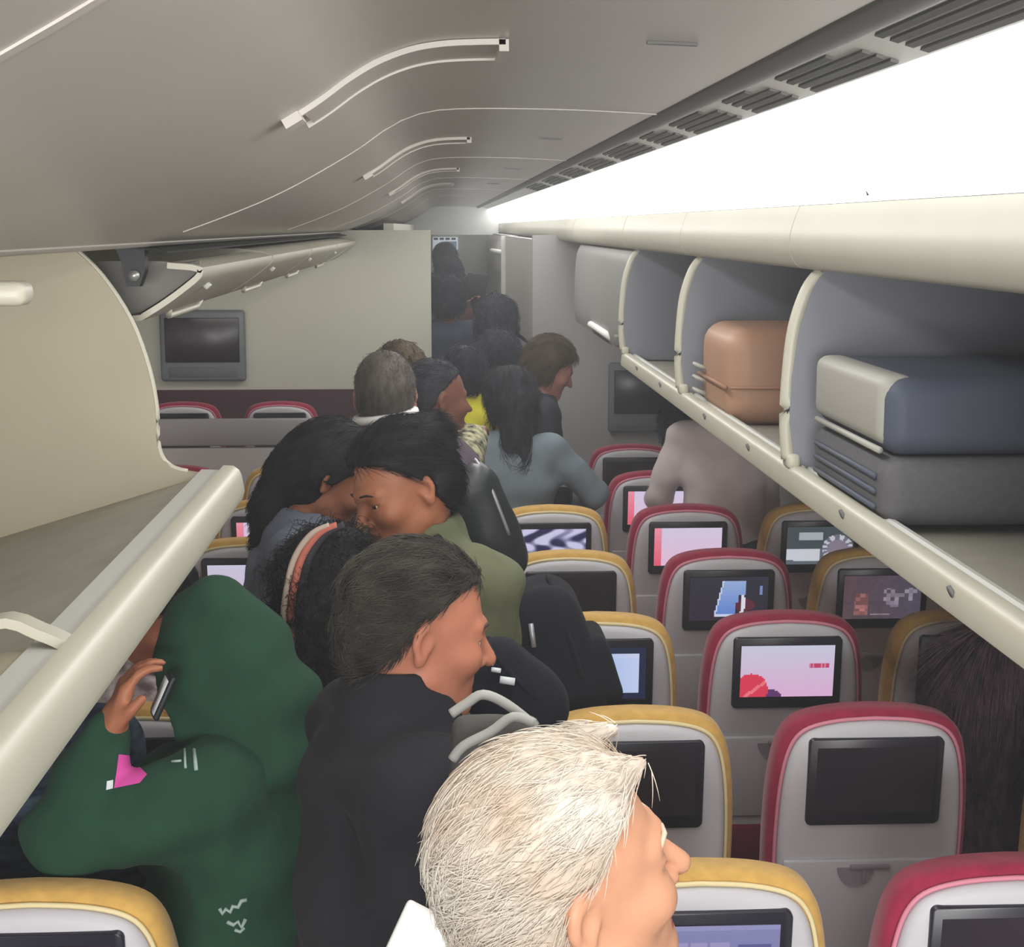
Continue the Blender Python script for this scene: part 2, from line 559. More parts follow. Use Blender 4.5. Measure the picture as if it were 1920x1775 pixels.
# ------------------------------------------------------------------ left hand bin, pulled down and open
lb = empty('pivot_bin', (0, 0, 0))
tag(lb, 'open beige overhead bin pulled down on the left with a curved side panel', 'overhead bin')
side = smooth_line([(-0.715, 2.142), (-0.66, 2.085), (-0.607, 1.998), (-0.575, 1.90), (-0.563, 1.82), (-0.563, 1.755), (-0.552, 1.718),
                    (-0.528, 1.700), (-0.48, 1.690), (-0.427, 1.682)], 4)
outline = [(p[0], p[1]) for p in side] + [(-0.427, 1.645), (-0.60, 1.60), (-1.35, 1.40), (-1.45, 2.142)]
plate('side_panel', outline, 3.14, 3.165, M_beige, lb, bevel=0.004)
bm = bmesh.new()
add_tube(bm, [(p[0] + 0.001, 3.150, p[1]) for p in side[:-6]], 0.0055, 8)
bm_obj('panel_edge', bm, M_cream, lb, True)
run('shelf', [(-1.35, 1.44), (-0.90, 1.548), (-0.62, 1.632), (-0.50, 1.668), (-0.462, 1.676)], -0.6, 3.14, 0.010, M_binfloor, lb)
run('back_panel', smooth_line([(-1.36, 1.43), (-1.46, 1.70), (-1.40, 2.00), (-1.20, 2.15)], 4)[::-1], -0.6, 3.14, 0.012, M_beige, lb)
run('rail_insert', [(-0.482, 1.674), (-0.478, 1.690), (-0.440, 1.688), (-0.438, 1.682)], -0.6, 3.17, 0.006, M_railgrey, lb)
run('front_rail', [(-0.436, 1.694), (-0.418, 1.693), (-0.412, 1.688), (-0.409, 1.680), (-0.404, 1.650), (-0.406, 1.642), (-0.416, 1.637), (-0.46, 1.625), (-0.60, 1.585)],
    -0.6, 3.17, 0.010, M_cream, lb)
# joint rib between the two bin buckets, and the next bucket nearer the camera
run('joint_rib', smooth_line([(-0.90, 1.560), (-0.62, 1.660), (-0.52, 1.718), (-0.47, 1.706), (-0.437, 1.690)], 4), 1.80, 1.835, 0.012, M_cream, lb)
run('near_shelf', smooth_line([(-0.95, 1.552), (-0.62, 1.645), (-0.53, 1.680), (-0.47, 1.684)], 3), -0.6, 1.80, 0.008, M_beige, lb)
bm = bmesh.new()
add_box(bm, (-0.56, 1.83, 2.105), (0.19, 0.05, 0.028), bevel=0.011, seg=4)
add_box(bm, (-0.585, 1.83, 2.083), (0.15, 0.03, 0.03), Matrix.Rotation(math.radians(-14), 3, 'Y'), bevel=0.01, seg=3)
bm_obj('latch_arm', bm, M_cream, lb, True)

# closed (raised) bins further along on the left
for (y0, y1, lab) in ((3.26, 4.62, 'closed raised bin on the left just beyond the open beige bin'),
                      (4.64, 6.05, 'closed raised bin on the left, second beyond the open beige bin'),
                      (6.07, 7.60, 'closed raised bin on the left, third beyond the open beige bin'),
                      (7.62, 9.36, 'closed raised bin on the left, next to the cream bulkhead')):
    t = empty('raised_bin', (0, 0, 0))
    tag(t, lab, 'overhead bin', 'closed bins on the left')
    pr = smooth_line([(-0.478, 2.098), (-0.482, 2.078), (-0.515, 2.050), (-0.560, 2.018), (-0.606, 1.990)], 4)
    out = [(p[0], p[1]) for p in pr] + [(-0.66, 1.985), (-1.5, 1.99), (-1.5, 2.12), (-0.58, 2.118), (-0.51, 2.110)]
    if y0 < 3.3:
        ins = [(x - 0.014, z + 0.012) for x, z in out[:len(pr)]] + [(-0.66, 1.998), (-1.5, 2.0), (-1.5, 2.11), (-0.58, 2.110), (-0.53, 2.104)]
        plate('end_panel', ins, y0 + 0.05, y0 + 0.07, mat('end_panel_shade', (122, 120, 116), 0.6), t, bevel=0.003)  # darker grey paints the shade inside the hollow bin end
        run('bin_body', [tuple(q) for q in ([(-0.55, 2.108), (-0.50, 2.104)] + out[:len(pr)] + [(-0.66, 1.985), (-1.5, 1.99)])], y0, y1, -0.012, M_cream, t)
    else:
        plate('bin_body', out, y0, y1, M_cream, t, bevel=0.004)
    bm = bmesh.new()
    add_tube(bm, [(-0.600, y0 + 0.30, 1.998), (-0.606, y0 + 0.33, 1.982), (-0.606, y0 + 0.75, 1.982), (-0.600, y0 + 0.78, 1.998)], 0.007, 8)
    bm_obj('handle', bm, M_cream, t, True)
    box('latch', (-0.506, y0 + 0.25, 2.052), (0.012, 0.03, 0.014), M_railgrey, t, Matrix.Rotation(math.radians(40), 3, 'Y'), bevel=0.003)

# bracket that carries the lowered bin
hb = empty('bin_hinge', (-0.615, 3.21, 2.062))
tag(hb, 'black hinge bracket above the open beige bin on the left', 'hinge')
bm = bmesh.new()
loft(bm, [[(-0.035, y, 0.10), (0.034, y, 0.10), (0.032, y, 0.03), (0.020, y, 0.0), (-0.005, y, 0.0), (-0.014, y, 0.05)] for y in (-0.02, 0.02)])
bm_obj('arm', bm, M_black, hb)
bm = bmesh.new()
add_tube(bm, [(0.012, -0.034, 0.022), (0.012, -0.018, 0.022)], 0.011, 14)
bm_obj('pivot_pin', bm, M_metal, hb, True)

# ------------------------------------------------------------------ seats
M_shell = mat('seat_shell_grey', (194, 192, 197), 0.5, 0.4, noise=0.03, nscale=8)
M_bezel = mat('screen_bezel', (34, 32, 44), 0.35, 0.5)
M_red = mat('crimson_cover', (150, 34, 66), 0.75, 0.2, noise=0.18, nscale=40, bump=0.15, bscale=500, sheen=0.2)
M_yel = mat('mustard_cover', (206, 164, 88), 0.75, 0.2, noise=0.15, nscale=40, bump=0.15, bscale=500, sheen=0.2)
M_crim = mat('crimson_cushion', (120, 22, 52), 0.85, 0.2, noise=0.2, nscale=60, bump=0.2, bscale=400)
M_piping_r = mat('pink_piping', (206, 130, 148), 0.5)
M_piping_y = mat('cream_piping', (222, 206, 158), 0.5)
M_tray = mat('tray_grey', (184, 182, 187), 0.5, 0.4)
M_leg = mat('seat_leg_metal', (120, 120, 124), 0.4, metal=0.6)

half = smooth_line([(0.200, 0.46), (0.212, 0.66), (0.217, 0.86), (0.214, 0.99), (0.203, 1.08), (0.184, 1.132), (0.150, 1.160),
                    (0.085, 1.175), (0.0, 1.180)], 4)
SEAT_OUT = [(p[0], p[1]) for p in half] + [(-p[0], p[1]) for p in half[-2::-1]]
REC = 0.10


def seat_ring(inset, y):
    out = []
    for x, z in SEAT_OUT:
        X = x * (1 - inset / 0.217)
        Z = 0.46 + (z - 0.46) * (1 - inset / 0.72)
        out.append((X, y + (1.18 - Z) * REC, Z))
    return out


RT = Matrix.Rotation(math.atan(REC), 3, 'X')


def on_back(x, z, d=0.0):
    return (x, (1.18 - z) * REC - d, z)


def picture(name, fn, w_, h_, parent, nx=56, ny=34):
    vs, fs, cols = [], [], []
    for j in range(ny + 1):
        for i in range(nx + 1):
            v = RT @ Vector(((i / nx - 0.5) * w_, 0, (j / ny - 0.5) * h_))
            vs.append(v)
    for j in range(ny):
        for i in range(nx):
            a = j * (nx + 1) + i
            fs.append((a, a + 1, a + nx + 2, a + nx + 1))
            cols.append(lin(fn((i + 0.5) / nx, (j + 0.5) / ny)))
    o = mesh_obj(name, vs, fs, screen_mat(), parent)
    at = o.data.attributes.new('picture', 'FLOAT_COLOR', 'FACE')
    at.data.foreach_set('color', [x for c in cols for x in (*c, 1.0)])
    return o


def mix(a, b, t):
    t = max(0.0, min(1.0, t))
    return tuple(x + (y - x) * t for x, y in zip(a, b))


def pic_welcome(u, v):
    c = mix((226, 178, 218), (206, 206, 228), v)
    if (u - 0.12) ** 2 * 3.1 + (v - 0.14) ** 2 < 0.10:
        c = (222, 56, 84) if abs((u - 0.05) * 1.2 - v * 0.9) > 0.035 else (240, 120, 130)
    elif (u - 0.33) ** 2 * 2.2 + (v + 0.03) ** 2 < 0.032:
        c = (96, 52, 112)
    if 0.73 < u < 0.95 and 0.55 < v < 0.64:
        c = (196, 62, 104) if int(u * 70) % 3 else (220, 130, 160)
    return c


def pic_pink(u, v):
    if u < 0.11:
        return mix((232, 92, 116), (240, 150, 170), v)
    return mix((236, 192, 222), (214, 206, 232), v)


def pic_app(u, v):
    if u < 0.30 or u > 0.93 or v < 0.12 or v > 0.88:
        return (22, 34, 66)
    if v < 0.22 and u < 0.42:
        return (110, 120, 150)
    return mix((176, 200, 244), (206, 214, 244), abs(u - 0.6) * 2.4 + (v > 0.8) * 0.3)


def pic_tail(u, v):
    bg = mix((46, 34, 52), (40, 44, 58), v)
    if (u - 0.70) ** 2 + (v - 0.35) ** 2 < 0.02:
        bg = (92, 36, 52)
    xl = 0.30 + 0.12 * v * 1.1
    if 0.10 < v < 0.92 and xl < u < 0.62 + 0.10 * (v > 0.6) - 0.03 * (v < 0.4):
        c = mix((88, 128, 208), (160, 182, 222), v)
        if u < xl + 0.02 or v < 0.16:
            c = (206, 216, 240)
        return c
    if 0.15 < v < 0.65 and abs(u - (0.69 - (v - 0.4) ** 2 * 0.4)) < 0.022:
        return (226, 226, 240)
    if 0.90 < u < 0.92 and 0.60 < v < 0.80:
        return (120, 140, 190)
    return bg


def _h(i, j, s=0):
    return (math.sin(i * 12.9898 + j * 78.233 + s * 3.7) * 43758.5453) % 1.0


def pic_collage(u, v):
    a = math.sin(u * 17 + math.sin(v * 11) * 2.0) + math.sin(v * 14 - u * 9 + 1.3)
    c = mix((34, 34, 74), (206, 204, 236), (a + 0.9) / 1.5)
    if 0.5 < u < 0.68 and v < 0.35:
        c = (170, 110, 110)
    return c


def pic_media(u, v):
    d = (u - 0.76) ** 2 + ((v - 0.42) * 0.62) ** 2
    if d < 0.022:
        return (132, 122, 136)
    if d < 0.052:
        return (200, 196, 208) if int(math.atan2(v - 0.42, u - 0.76) * 4) % 2 else (110, 110, 130)
    if v < 0.42 and u < 0.5 and v > 0.08 + (u - 0.3) ** 2 * 0.6:
        return (204, 208, 216)
    if 0.66 < v < 0.86 and 0.18 < u < 0.54:
        return (168, 176, 182)
    return (66, 76, 80) if v > 0.4 else (92, 100, 108)


def pic_posters(u, v):
    b = mix((92, 70, 78), (80, 76, 92), u)
    i, j = int(u * 18), int(v * 12)
    h = _h(i, j)
    if 0.14 < u < 0.32 and 0.10 < v < 0.6:
        b = mix((110, 70, 70), (200, 130, 126), h)
    if 0.52 < u < 0.95 and 0.25 < v < 0.7 and h > 0.55:
        b = mix(b, (168, 160, 176), 0.8)
    if 0.36 < u < 0.60 and 0.08 < v < 0.12:
        b = (160, 140, 144)
    return mix(b, (60, 50, 60), _h(i, j, 2) * 0.35)


def pic_menu(u, v):
    b = mix((120, 116, 176), (136, 136, 182), v)
    if v > 0.93:
        b = (150, 150, 196)
    for k in range(5):
        x0 = 0.02 + 0.135 * k
        if x0 < u < x0 + 0.115 and 0.60 < v < 0.78:
            d = (u - x0 - 0.057) ** 2 * 3 + (v - 0.69) ** 2
            b = (84, 70, 130) if d < 0.0014 else ((176, 120, 150) if k < 1 else (160, 152, 196))
    if 0.74 < u < 0.95 and 0.60 < v < 0.76:
        b = (94, 92, 150)
    if v < 0.55 and u < 0.70:
        b = (132, 118, 178) if v > 0.5 else (148, 140, 190)
    if v < 0.56 and 0.74 < u < 0.95 and v > 0.3:
        b = (104, 100, 158)
    return b


D_ = math.radians


def make_seat(cover, piping):
    t = empty('airliner_seat', (0, 0, 0))
    bm = bmesh.new()
    loft(bm, [seat_ring(i, y) for i, y in ((0.022, 0.022), (0.006, 0.030), (0.0, 0.042), (0.0, 0.085), (0.010, 0.105), (0.04, 0.122))])
    bm_obj('backrest_cover', bm, cover, t, True, 60)
    bm = bmesh.new()
    loft(bm, [seat_ring(i, y) for i, y in ((0.060, -0.001), (0.036, 0.001), (0.026, 0.007), (0.022, 0.018), (0.022, 0.04))])
    bm_obj('back_shell', bm, M_shell, t, True, 60)
    bm = bmesh.new()
    add_tube(bm, [(x, y, z) for x, y, z in seat_ring(0.0175, 0.020)], 0.0042, 6)
    bm_obj('piping', bm, piping, [c for c in t.children if c.name.startswith('backrest')][0], True)
    bm = bmesh.new()
    rr = []
    for cx, cz, a0 in ((0.130, 0.085, 0), (-0.130, 0.085, 90), (-0.130, -0.085, 180), (0.130, -0.085, 270)):
        rr += [(cx + 0.013 * math.cos(D_(a0 + 15 * k)), cz + 0.013 * math.sin(D_(a0 + 15 * k))) for k in range(7)]
    C0 = Vector(on_back(0, 1.028, 0.002))
    loft(bm, [[tuple(C0 + RT @ Vector((x * f, y, z * f))) for x, z in rr] for y, f in ((0.006, 1.0), (-0.005, 1.0), (-0.007, 0.99))])
    bm_obj('screen_bezel', bm, M_bezel, t, True, 60)
    bm = bmesh.new()
    add_box(bm, on_back(0, 1.032, 0.0092), (0.250, 0.002, 0.148), RT)
    bm_obj('screen', bm, M_glass, t)
    bm = bmesh.new()
    add_box(bm, on_back(0, 0.735, 0.004), (0.37, 0.012, 0.23), RT, bevel=0.005)
    tr = bm_obj('tray_table', bm, M_tray, t, True, 60)
    bm = bmesh.new()
    add_box(bm, on_back(0.0, 0.834, 0.014), (0.085, 0.010, 0.010), RT, bevel=0.003)
    add_box(bm, on_back(-0.012, 0.815, 0.014), (0.010, 0.008, 0.040), RT, bevel=0.003)
    loft(bm, [[(-0.03 + 0.040 * math.cos(a), (1.18 - 0.832) * REC - d, 0.832 + 0.042 * math.sin(a)) for a in [math.pi + math.pi * k / 10 for k in range(11)]]
              for d in (0.010, 0.013)])
    bm_obj('tray_latch', bm, mat('latch_grey', (140, 132, 140), 0.45), tr, True, 40)
    bm = bmesh.new()
    add_box(bm, on_back(0, 0.53, 0.0), (0.36, 0.02, 0.13), RT, bevel=0.008)
    bm_obj('literature_pocket', bm, M_crim, t, True, 60)
    bm = bmesh.new()
    add_box(bm, (0, 0.37, 0.40), (0.43, 0.46, 0.12), bevel=0.035, seg=4)
    bm_obj('cushion', bm, M_crim, t, True, 60)
    for s in (-1, 1):
        bm = bmesh.new()
        add_box(bm, (s * 0.2285, 0.34, 0.60), (0.022, 0.36, 0.035), bevel=0.012, seg=3)
        add_box(bm, (s * 0.2285, 0.20, 0.50), (0.020, 0.07, 0.20), bevel=0.01)
        bm_obj('armrest', bm, M_shell, t, True, 60)
    for s in (-1, 1):
        bm = bmesh.new()
        add_tube(bm, [(s * 0.15, 0.20, 0.35), (s * 0.15, 0.26, 0.02), (s * 0.15, 0.28, 0.014), (s * 0.15, 0.46, 0.014),
                      (s * 0.15, 0.48, 0.02), (s * 0.15, 0.52, 0.35)], 0.014, 8)
        bm_obj('leg', bm, M_leg, t, True)
    bm = bmesh.new()
    add_box(bm, (0, 0.37, 0.335), (0.40, 0.42, 0.03), bevel=0.006)
    bm_obj('seat_frame', bm, M_leg, t, True, 50)
    return t


seat_red, seat_yel = make_seat(M_red, M_piping_r), make_seat(M_yel, M_piping_y)
_first = {'red': seat_red, 'yel': seat_yel}
_used = {'red': False, 'yel': False}
SEAT_CAT = 'seat'


def seat(kind, x, y, lab, pic=None, group='rows of airliner seats', dz=0.0):
    o = _first[kind]
    if _used[kind]:
        o = copy_tree(o)
        for ch in [c for c in o.children_recursive if c.name.startswith('screen_picture')]:
            bpy.data.objects.remove(ch)
    _used[kind] = True
    o.location = (x, y, 0)
    o.scale = (1, 1, 1 + dz)
    tag(o, lab, SEAT_CAT, group)
    if pic:
        q = picture('screen_picture', pic, 0.246, 0.142, [c for c in o.children if c.name.split('.')[0] == 'screen'][0])
        q.location = on_back(0, 1.033, 0.0112)
    return o


RX = (0.405, 0.90, 1.385)
G_R, G_L = 'seats right of the aisle', 'seats left of the aisle'
seat('yel', RX[0], 2.30, 'mustard seat beside the white-haired man with a partly lit menu on its screen', pic_menu, G_R)
seat('red', RX[1] + 0.01, 2.30, 'crimson seat cut off by the lower right corner of the frame', None, G_R)
seat('yel', RX[2] + 0.02, 2.30, 'mustard window seat just outside the lower right of the frame', None, G_R)
seat('yel', RX[0], 3.12, "mustard seat with a dark screen behind the white-haired man's forehead", None, G_R)
seat('red', RX[1] + 0.01, 3.12, 'large crimson seat with a dark screen, in front of the pink welcome screen', None, G_R)
seat('yel', RX[2] + 0.10, 3.12, 'mustard window seat under the long dark hair at the right edge', None, G_R)
seat('yel', RX[0] + 0.005, 3.94, 'mustard seat with a pale blue square lit on its screen', pic_app, G_R)
seat('red', RX[1] + 0.005, 3.94, 'crimson seat with a lavender screen showing a red circle at lower left', pic_welcome, G_R)
seat('yel', RX[2] + 0.01, 3.94, 'mustard window seat whose dark screen is covered by long dark hair', None, G_R)
seat('yel', RX[0], 4.75, 'mustard seat with a dark screen behind the black backpack', None, G_R)
seat('red', RX[1], 4.75, 'crimson seat whose screen shows a blue tail fin shape', pic_tail, G_R)
seat('yel', RX[2], 4.75, 'mustard window seat with dim reddish posters on its screen, under the rail', pic_posters, G_R)
seat('yel', RX[0], 5.56, 'mustard seat with a bright blue and white collage on its screen', pic_collage, G_R)
seat('red', RX[1], 5.56, 'crimson seat with a pink screen edged red on its left side', pic_pink, G_R)
seat('yel', RX[2], 5.56, 'mustard window seat with a grey picture and a round shape on its screen', pic_media, G_R)
seat('yel', RX[0], 6.36, 'mustard seat hidden behind the woman in the grey blue top', None, G_R)
seat('red', RX[1], 6.36, 'far crimson seat with a small lavender screen left of the taupe shirt', pic_pink, G_R)
seat('red', RX[1], 7.17, 'farthest crimson seat top right of the grey blue top', None, G_R)

LX = (-0.625, -1.125, -1.625)
for i, y in enumerate((2.27, 3.19, 4.10, 5.00, 5.74, 6.60)):
    labs = ('mustard seat with a violet menu on its screen at the lower left corner',
            'mustard seat hidden by the person in the green hoodie',
            'mustard seat below the bin rail, hidden behind the people in the aisle',
            'mustard seat with a pink welcome screen just behind the green hood',
            'mustard seat with a lavender screen beside the woman with black hair',
            'small mustard seat with a dark screen in front of the grey partition')
    pics = (pic_menu, None, None, pic_welcome, pic_pink, None)
    seat('yel', LX[0], y, labs[i], pics[i], G_L)
    for k in (1, 2):
        seat('red' if k == 1 else 'yel', LX[k], y,
             ('middle crimson' if k == 1 else 'far mustard') + ' seat of the left block, ' +
             ('nearest', 'second', 'third', 'fourth', 'fifth', 'sixth')[i] + ' row from the camera', None, G_L)
pic_line = lambda u, v: (226, 222, 228) if v > 0.06 else (40, 40, 50)
seat('red', -0.87, 8.62, 'crimson trimmed seat behind the partition, the one nearer the aisle', None, G_L, dz=0.042)
seat('red', -1.40, 8.62, 'crimson trimmed seat behind the partition, below the wall monitor', None, G_L, dz=0.042)

# ------------------------------------------------------------------ signed distance modelling for people and soft things


def smin(a, b, k):
    h = np.clip(0.5 + 0.5 * (b - a) / k, 0, 1)
    return b * (1 - h) + a * h - k * h * (1 - h)


def smax(a, b, k):
    return -smin(-a, -b, k)


def ell(p, c, r):
    q = (p - np.array(c)) / np.array(r)
    k0 = np.sqrt((q * q).sum(1)) + 1e-9
    q2 = q / np.array(r)
    k1 = np.sqrt((q2 * q2).sum(1)) + 1e-9
    return k0 * (k0 - 1.0) / k1


def cone(p, a, b, ra, rb):
    a, b = np.array(a, float), np.array(b, float)
    ba = b - a
    t = np.clip(((p - a) @ ba) / (ba @ ba + 1e-12), 0, 1)
    d = p - a - t[:, None] * ba
    return np.sqrt((d * d).sum(1)) - (ra + (rb - ra) * t)


def rbox(p, c, h, r):
    q = np.abs(p - np.array(c)) - (np.array(h) - r)
    o = np.maximum(q, 0)
    return np.sqrt((o * o).sum(1)) + np.minimum(q.max(1), 0) - r


def plane(p, c, n):
    n = np.array(n, float)
    return (p - np.array(c)) @ (n / np.linalg.norm(n))


def chain(p, pts, rs, k=0.0):
    d = None
    for i in range(len(pts) - 1):
        e = cone(p, pts[i], pts[i + 1], rs[i], rs[i + 1])
        d = e if d is None else (np.minimum(d, e) if k == 0 else smin(d, e, k))
    return d


def wob(p, f, seed=0.0):
    """smooth pseudo noise in about -1..1"""
    x, y, z = p[:, 0] * f + seed, p[:, 1] * f + 1.7 * seed, p[:, 2] * f - 0.6 * seed
    return 0.5 * (np.sin(x + 1.3 * np.sin(y * 0.9 + 0.4)) * np.cos(y * 1.1 + 0.8 * np.sin(z)) + np.sin(z * 1.2 + 1.1 * np.sin(x * 0.8 + 2.0)))


def blob(fn, lo, hi, h):
    """triangulate fn < 0 with a block-sparse surface net -> verts, quads"""
    B = 8
    lo, hi = np.array(lo, float), np.array(hi, float)
    nb = np.ceil((hi - lo) / (h * B)).astype(int)
    n = nb * B
    ax = [lo[a] + (np.arange(nb[a]) * B + (B - 1) / 2) * h for a in range(3)]
    C = np.stack(np.meshgrid(*ax, indexing='ij'), -1).reshape(-1, 3)
    dc = fn(C)
    keep = np.abs(dc) < h * B * 1.05 + 0.012
    V = np.repeat(np.repeat(np.repeat(dc.reshape(nb), B, 0), B, 1), B, 2).astype(np.float32)
    V = np.where(V < 0, -1.0, 1.0).astype(np.float32)
    bi = np.stack(np.unravel_index(np.nonzero(keep)[0], nb), -1) * B
    loc = np.stack(np.meshgrid(*[np.arange(B)] * 3, indexing='ij'), -1).reshape(-1, 3)
    for s in range(0, len(bi), 400):
        I = (bi[s:s + 400, None, :] + loc[None]).reshape(-1, 3)
        V[I[:, 0], I[:, 1], I[:, 2]] = fn(lo + I * h)
    # surface nets
    s = V < 0
    cnt = np.zeros(tuple(n - 1), np.int8)
    for dx in (0, 1):
        for dy in (0, 1):
            for dz in (0, 1):
                cnt += s[dx:n[0] - 1 + dx, dy:n[1] - 1 + dy, dz:n[2] - 1 + dz]
    act = (cnt > 0) & (cnt < 8)
    cells = np.stack(np.nonzero(act), -1)
    idx = -np.ones(tuple(n - 1), np.int64)
    idx[act] = np.arange(len(cells))
    acc = np.zeros((len(cells), 3))
    num = np.zeros(len(cells))
    for a in range(3):
        b, c = [(1, 2), (0, 2), (0, 1)][a]
        for u in (0, 1):
            for v in (0, 1):
                o = np.zeros(3, int)
                o[b], o[c] = u, v
                e = o.copy()
                e[a] = 1
                i0, i1 = cells + o, cells + e
                v0, v1 = V[tuple(i0.T)], V[tuple(i1.T)]
                m = (v0 < 0) != (v1 < 0)
                t = np.clip(v0[m] / (v0[m] - v1[m]), 0, 1)
                q = o[None] + np.zeros((m.sum(), 3))
                q[:, a] += t
                acc[m] += q
                num[m] += 1
    vs = lo + (cells + acc / num[:, None]) * h
    quads = []
    for a in range(3):
        b, c = (a + 1) % 3, (a + 2) % 3
        sl0 = [slice(None)] * 3
        sl1 = [slice(None)] * 3
        sl0[a], sl1[a] = slice(0, n[a] - 1), slice(1, n[a])
        A, Bm = s[tuple(sl0)], s[tuple(sl1)]
        e = np.stack(np.nonzero(A != Bm), -1)
        ok = (e[:, b] > 0) & (e[:, c] > 0) & (e[:, b] < n[b] - 1) & (e[:, c] < n[c] - 1)
        e = e[ok]
        inside = A[tuple(e.T)]
        ob, oc = np.zeros(3, int), np.zeros(3, int)
        ob[b], oc[c] = 1, 1
        f = np.stack([idx[tuple((e - ob - oc).T)], idx[tuple((e - oc).T)], idx[tuple(e.T)], idx[tuple((e - ob).T)]], -1)
        f[~inside] = f[~inside][:, ::-1]
        quads.append(f)
    f = np.concatenate(quads)
    f = f[(f >= 0).all(1)]
    return vs, f


def np_mesh(name, vs, f, mats, parent, midx=None):
    me = bpy.data.meshes.new(name)
    me.vertices.add(len(vs))
    me.vertices.foreach_set('co', np.asarray(vs, np.float32).ravel())
    k = f.shape[1]
    me.loops.add(len(f) * k)
    me.loops.foreach_set('vertex_index', f.ravel().astype(np.int32))
    me.polygons.add(len(f))
    me.polygons.foreach_set('loop_start', np.arange(0, len(f) * k, k, dtype=np.int32))
    for m in (mats if isinstance(mats, (list, tuple)) else [mats]):
        me.materials.append(m)
    me.polygons.foreach_set('use_smooth', np.ones(len(f), bool))
    if midx is not None:
        me.polygons.foreach_set('material_index', midx.astype(np.int32))
    me.update(calc_edges=True)
    me.validate()
    return link(bpy.data.objects.new(name, me), parent)


# ---- head, in head space: origin between the ears, +y the face, +z up, metres for an adult
def skull(p):
    d = ell(p, (0, -0.014, 0.030), (0.076, 0.097, 0.088))
    d = smin(d, ell(p, (0, 0.026, -0.030), (0.064, 0.064, 0.082)), 0.03)
    return smin(d, ell(p, (0, -0.045, -0.02), (0.062, 0.055, 0.06)), 0.03)


def ears(p, grow=0.0):
    d = None
    for s in (-1, 1):
        q = p - np.array((s * 0.0775, -0.012, -0.004))
        ca, sa = math.cos(0.42), math.sin(0.42)                       # flare out to the back
        x = q[:, 0] * s
        qx, qy = x * ca + q[:, 1] * sa, -x * sa + q[:, 1] * ca
        cb, sb = math.cos(0.18), math.sin(0.18)
        qy, qz = qy * cb - q[:, 2] * sb, qy * sb + q[:, 2] * cb
        Q = np.stack([qx, qy, qz], -1)
        e = ell(Q, (0, 0, 0.006), (0.0085 + grow, 0.0185 + grow, 0.027 + grow))
        e = smin(e, ell(Q, (0, 0.005, -0.022), (0.0075 + grow, 0.0105 + grow, 0.013 + grow)), 0.008)
        if grow == 0:
            e = smax(e, -ell(Q, (0.0080, 0.003, 0.003), (0.0078, 0.0118, 0.0185)), 0.003)
            e = smin(e, ell(Q, (0.001, 0.011, -0.004), (0.005, 0.005, 0.008)), 0.004)
        d = e if d is None else np.minimum(d, e)
    return d


def head_sdf(p, jaw=1.0, nose=1.0):
    d = skull(p)
    for s in (-1, 1):
        d = smin(d, cone(p, (s * 0.052 * jaw, 0.008, -0.062), (s * 0.014, 0.074, -0.100), 0.018, 0.017), 0.028)   # jaw
        d = smin(d, ell(p, (s * 0.040, 0.062, -0.026), (0.026, 0.026, 0.022)), 0.022)                    # cheek
        d = smin(d, cone(p, (s * 0.010, 0.087, 0.020), (s * 0.040, 0.073, 0.019), 0.010, 0.008), 0.014)  # brow
    d = smin(d, ell(p, (0, 0.072, -0.068), (0.030, 0.020, 0.026)), 0.018)                                # mouth mound
    d = smin(d, ell(p, (0, 0.080, -0.099), (0.019, 0.014, 0.014)), 0.016)                                # chin
    for s in (-1, 1):
        d = smax(d, -ell(p, (s * 0.031, 0.097, 0.002), (0.017, 0.020, 0.011)), 0.012)                    # sockets
        d = smin(d, ell(p, (s * 0.031, 0.0768, 0.0062), (0.0165, 0.0108, 0.0058)), 0.005)                 # upper lid
        d = smin(d, ell(p, (s * 0.031, 0.0762, -0.0078), (0.0155, 0.0098, 0.0048)), 0.006)                 # lower lid
    d = smin(d, cone(p, (0, 0.084, 0.010), (0, 0.084 + 0.028 * nose, -0.030), 0.0075, 0.0115), 0.010)    # nose
    for s in (-1, 1):
        d = smin(d, ell(p, (s * 0.0135, 0.094, -0.034), (0.0085, 0.011, 0.0075)), 0.006)
    d = smin(d, cone(p, (-0.019, 0.084, -0.0625), (0.019, 0.084, -0.0625), 0.0048, 0.0048), 0.004)       # lips
    d = smin(d, cone(p, (0, 0.0905, -0.0615), (0, 0.0905, -0.0625), 0.005, 0.005), 0.006)
    d = smin(d, cone(p, (-0.016, 0.082, -0.0745), (0.016, 0.082, -0.0745), 0.0058, 0.0058), 0.005)
    d = smax(d, -cone(p, (-0.024, 0.092, -0.0685), (0.024, 0.092, -0.0685), 0.0022, 0.0022), 0.003)
    return smin(d, ears(p), 0.006)


HAIRLINE_Y = np.array([-0.13, -0.06, -0.03, -0.018, -0.005, 0.006, 0.016, 0.03, 0.05, 0.07, 0.10])
HAIRLINE_Z = np.array([-0.085, -0.082, -0.070, -0.058, -0.040, -0.022, 0.000, 0.026, 0.046, 0.066, 0.080])


def hair_region(p, recede=0.0, low=0.0):
    """negative where hair grows"""
    z = np.interp(p[:, 1] + recede, HAIRLINE_Y, HAIRLINE_Z - low * (HAIRLINE_Y < 0.0))
    return (z - p[:, 2]) * 0.75


def rotx_(a):
    c, s = math.cos(a), math.sin(a)
    return np.array([[1, 0, 0], [0, c, -s], [0, s, c]])


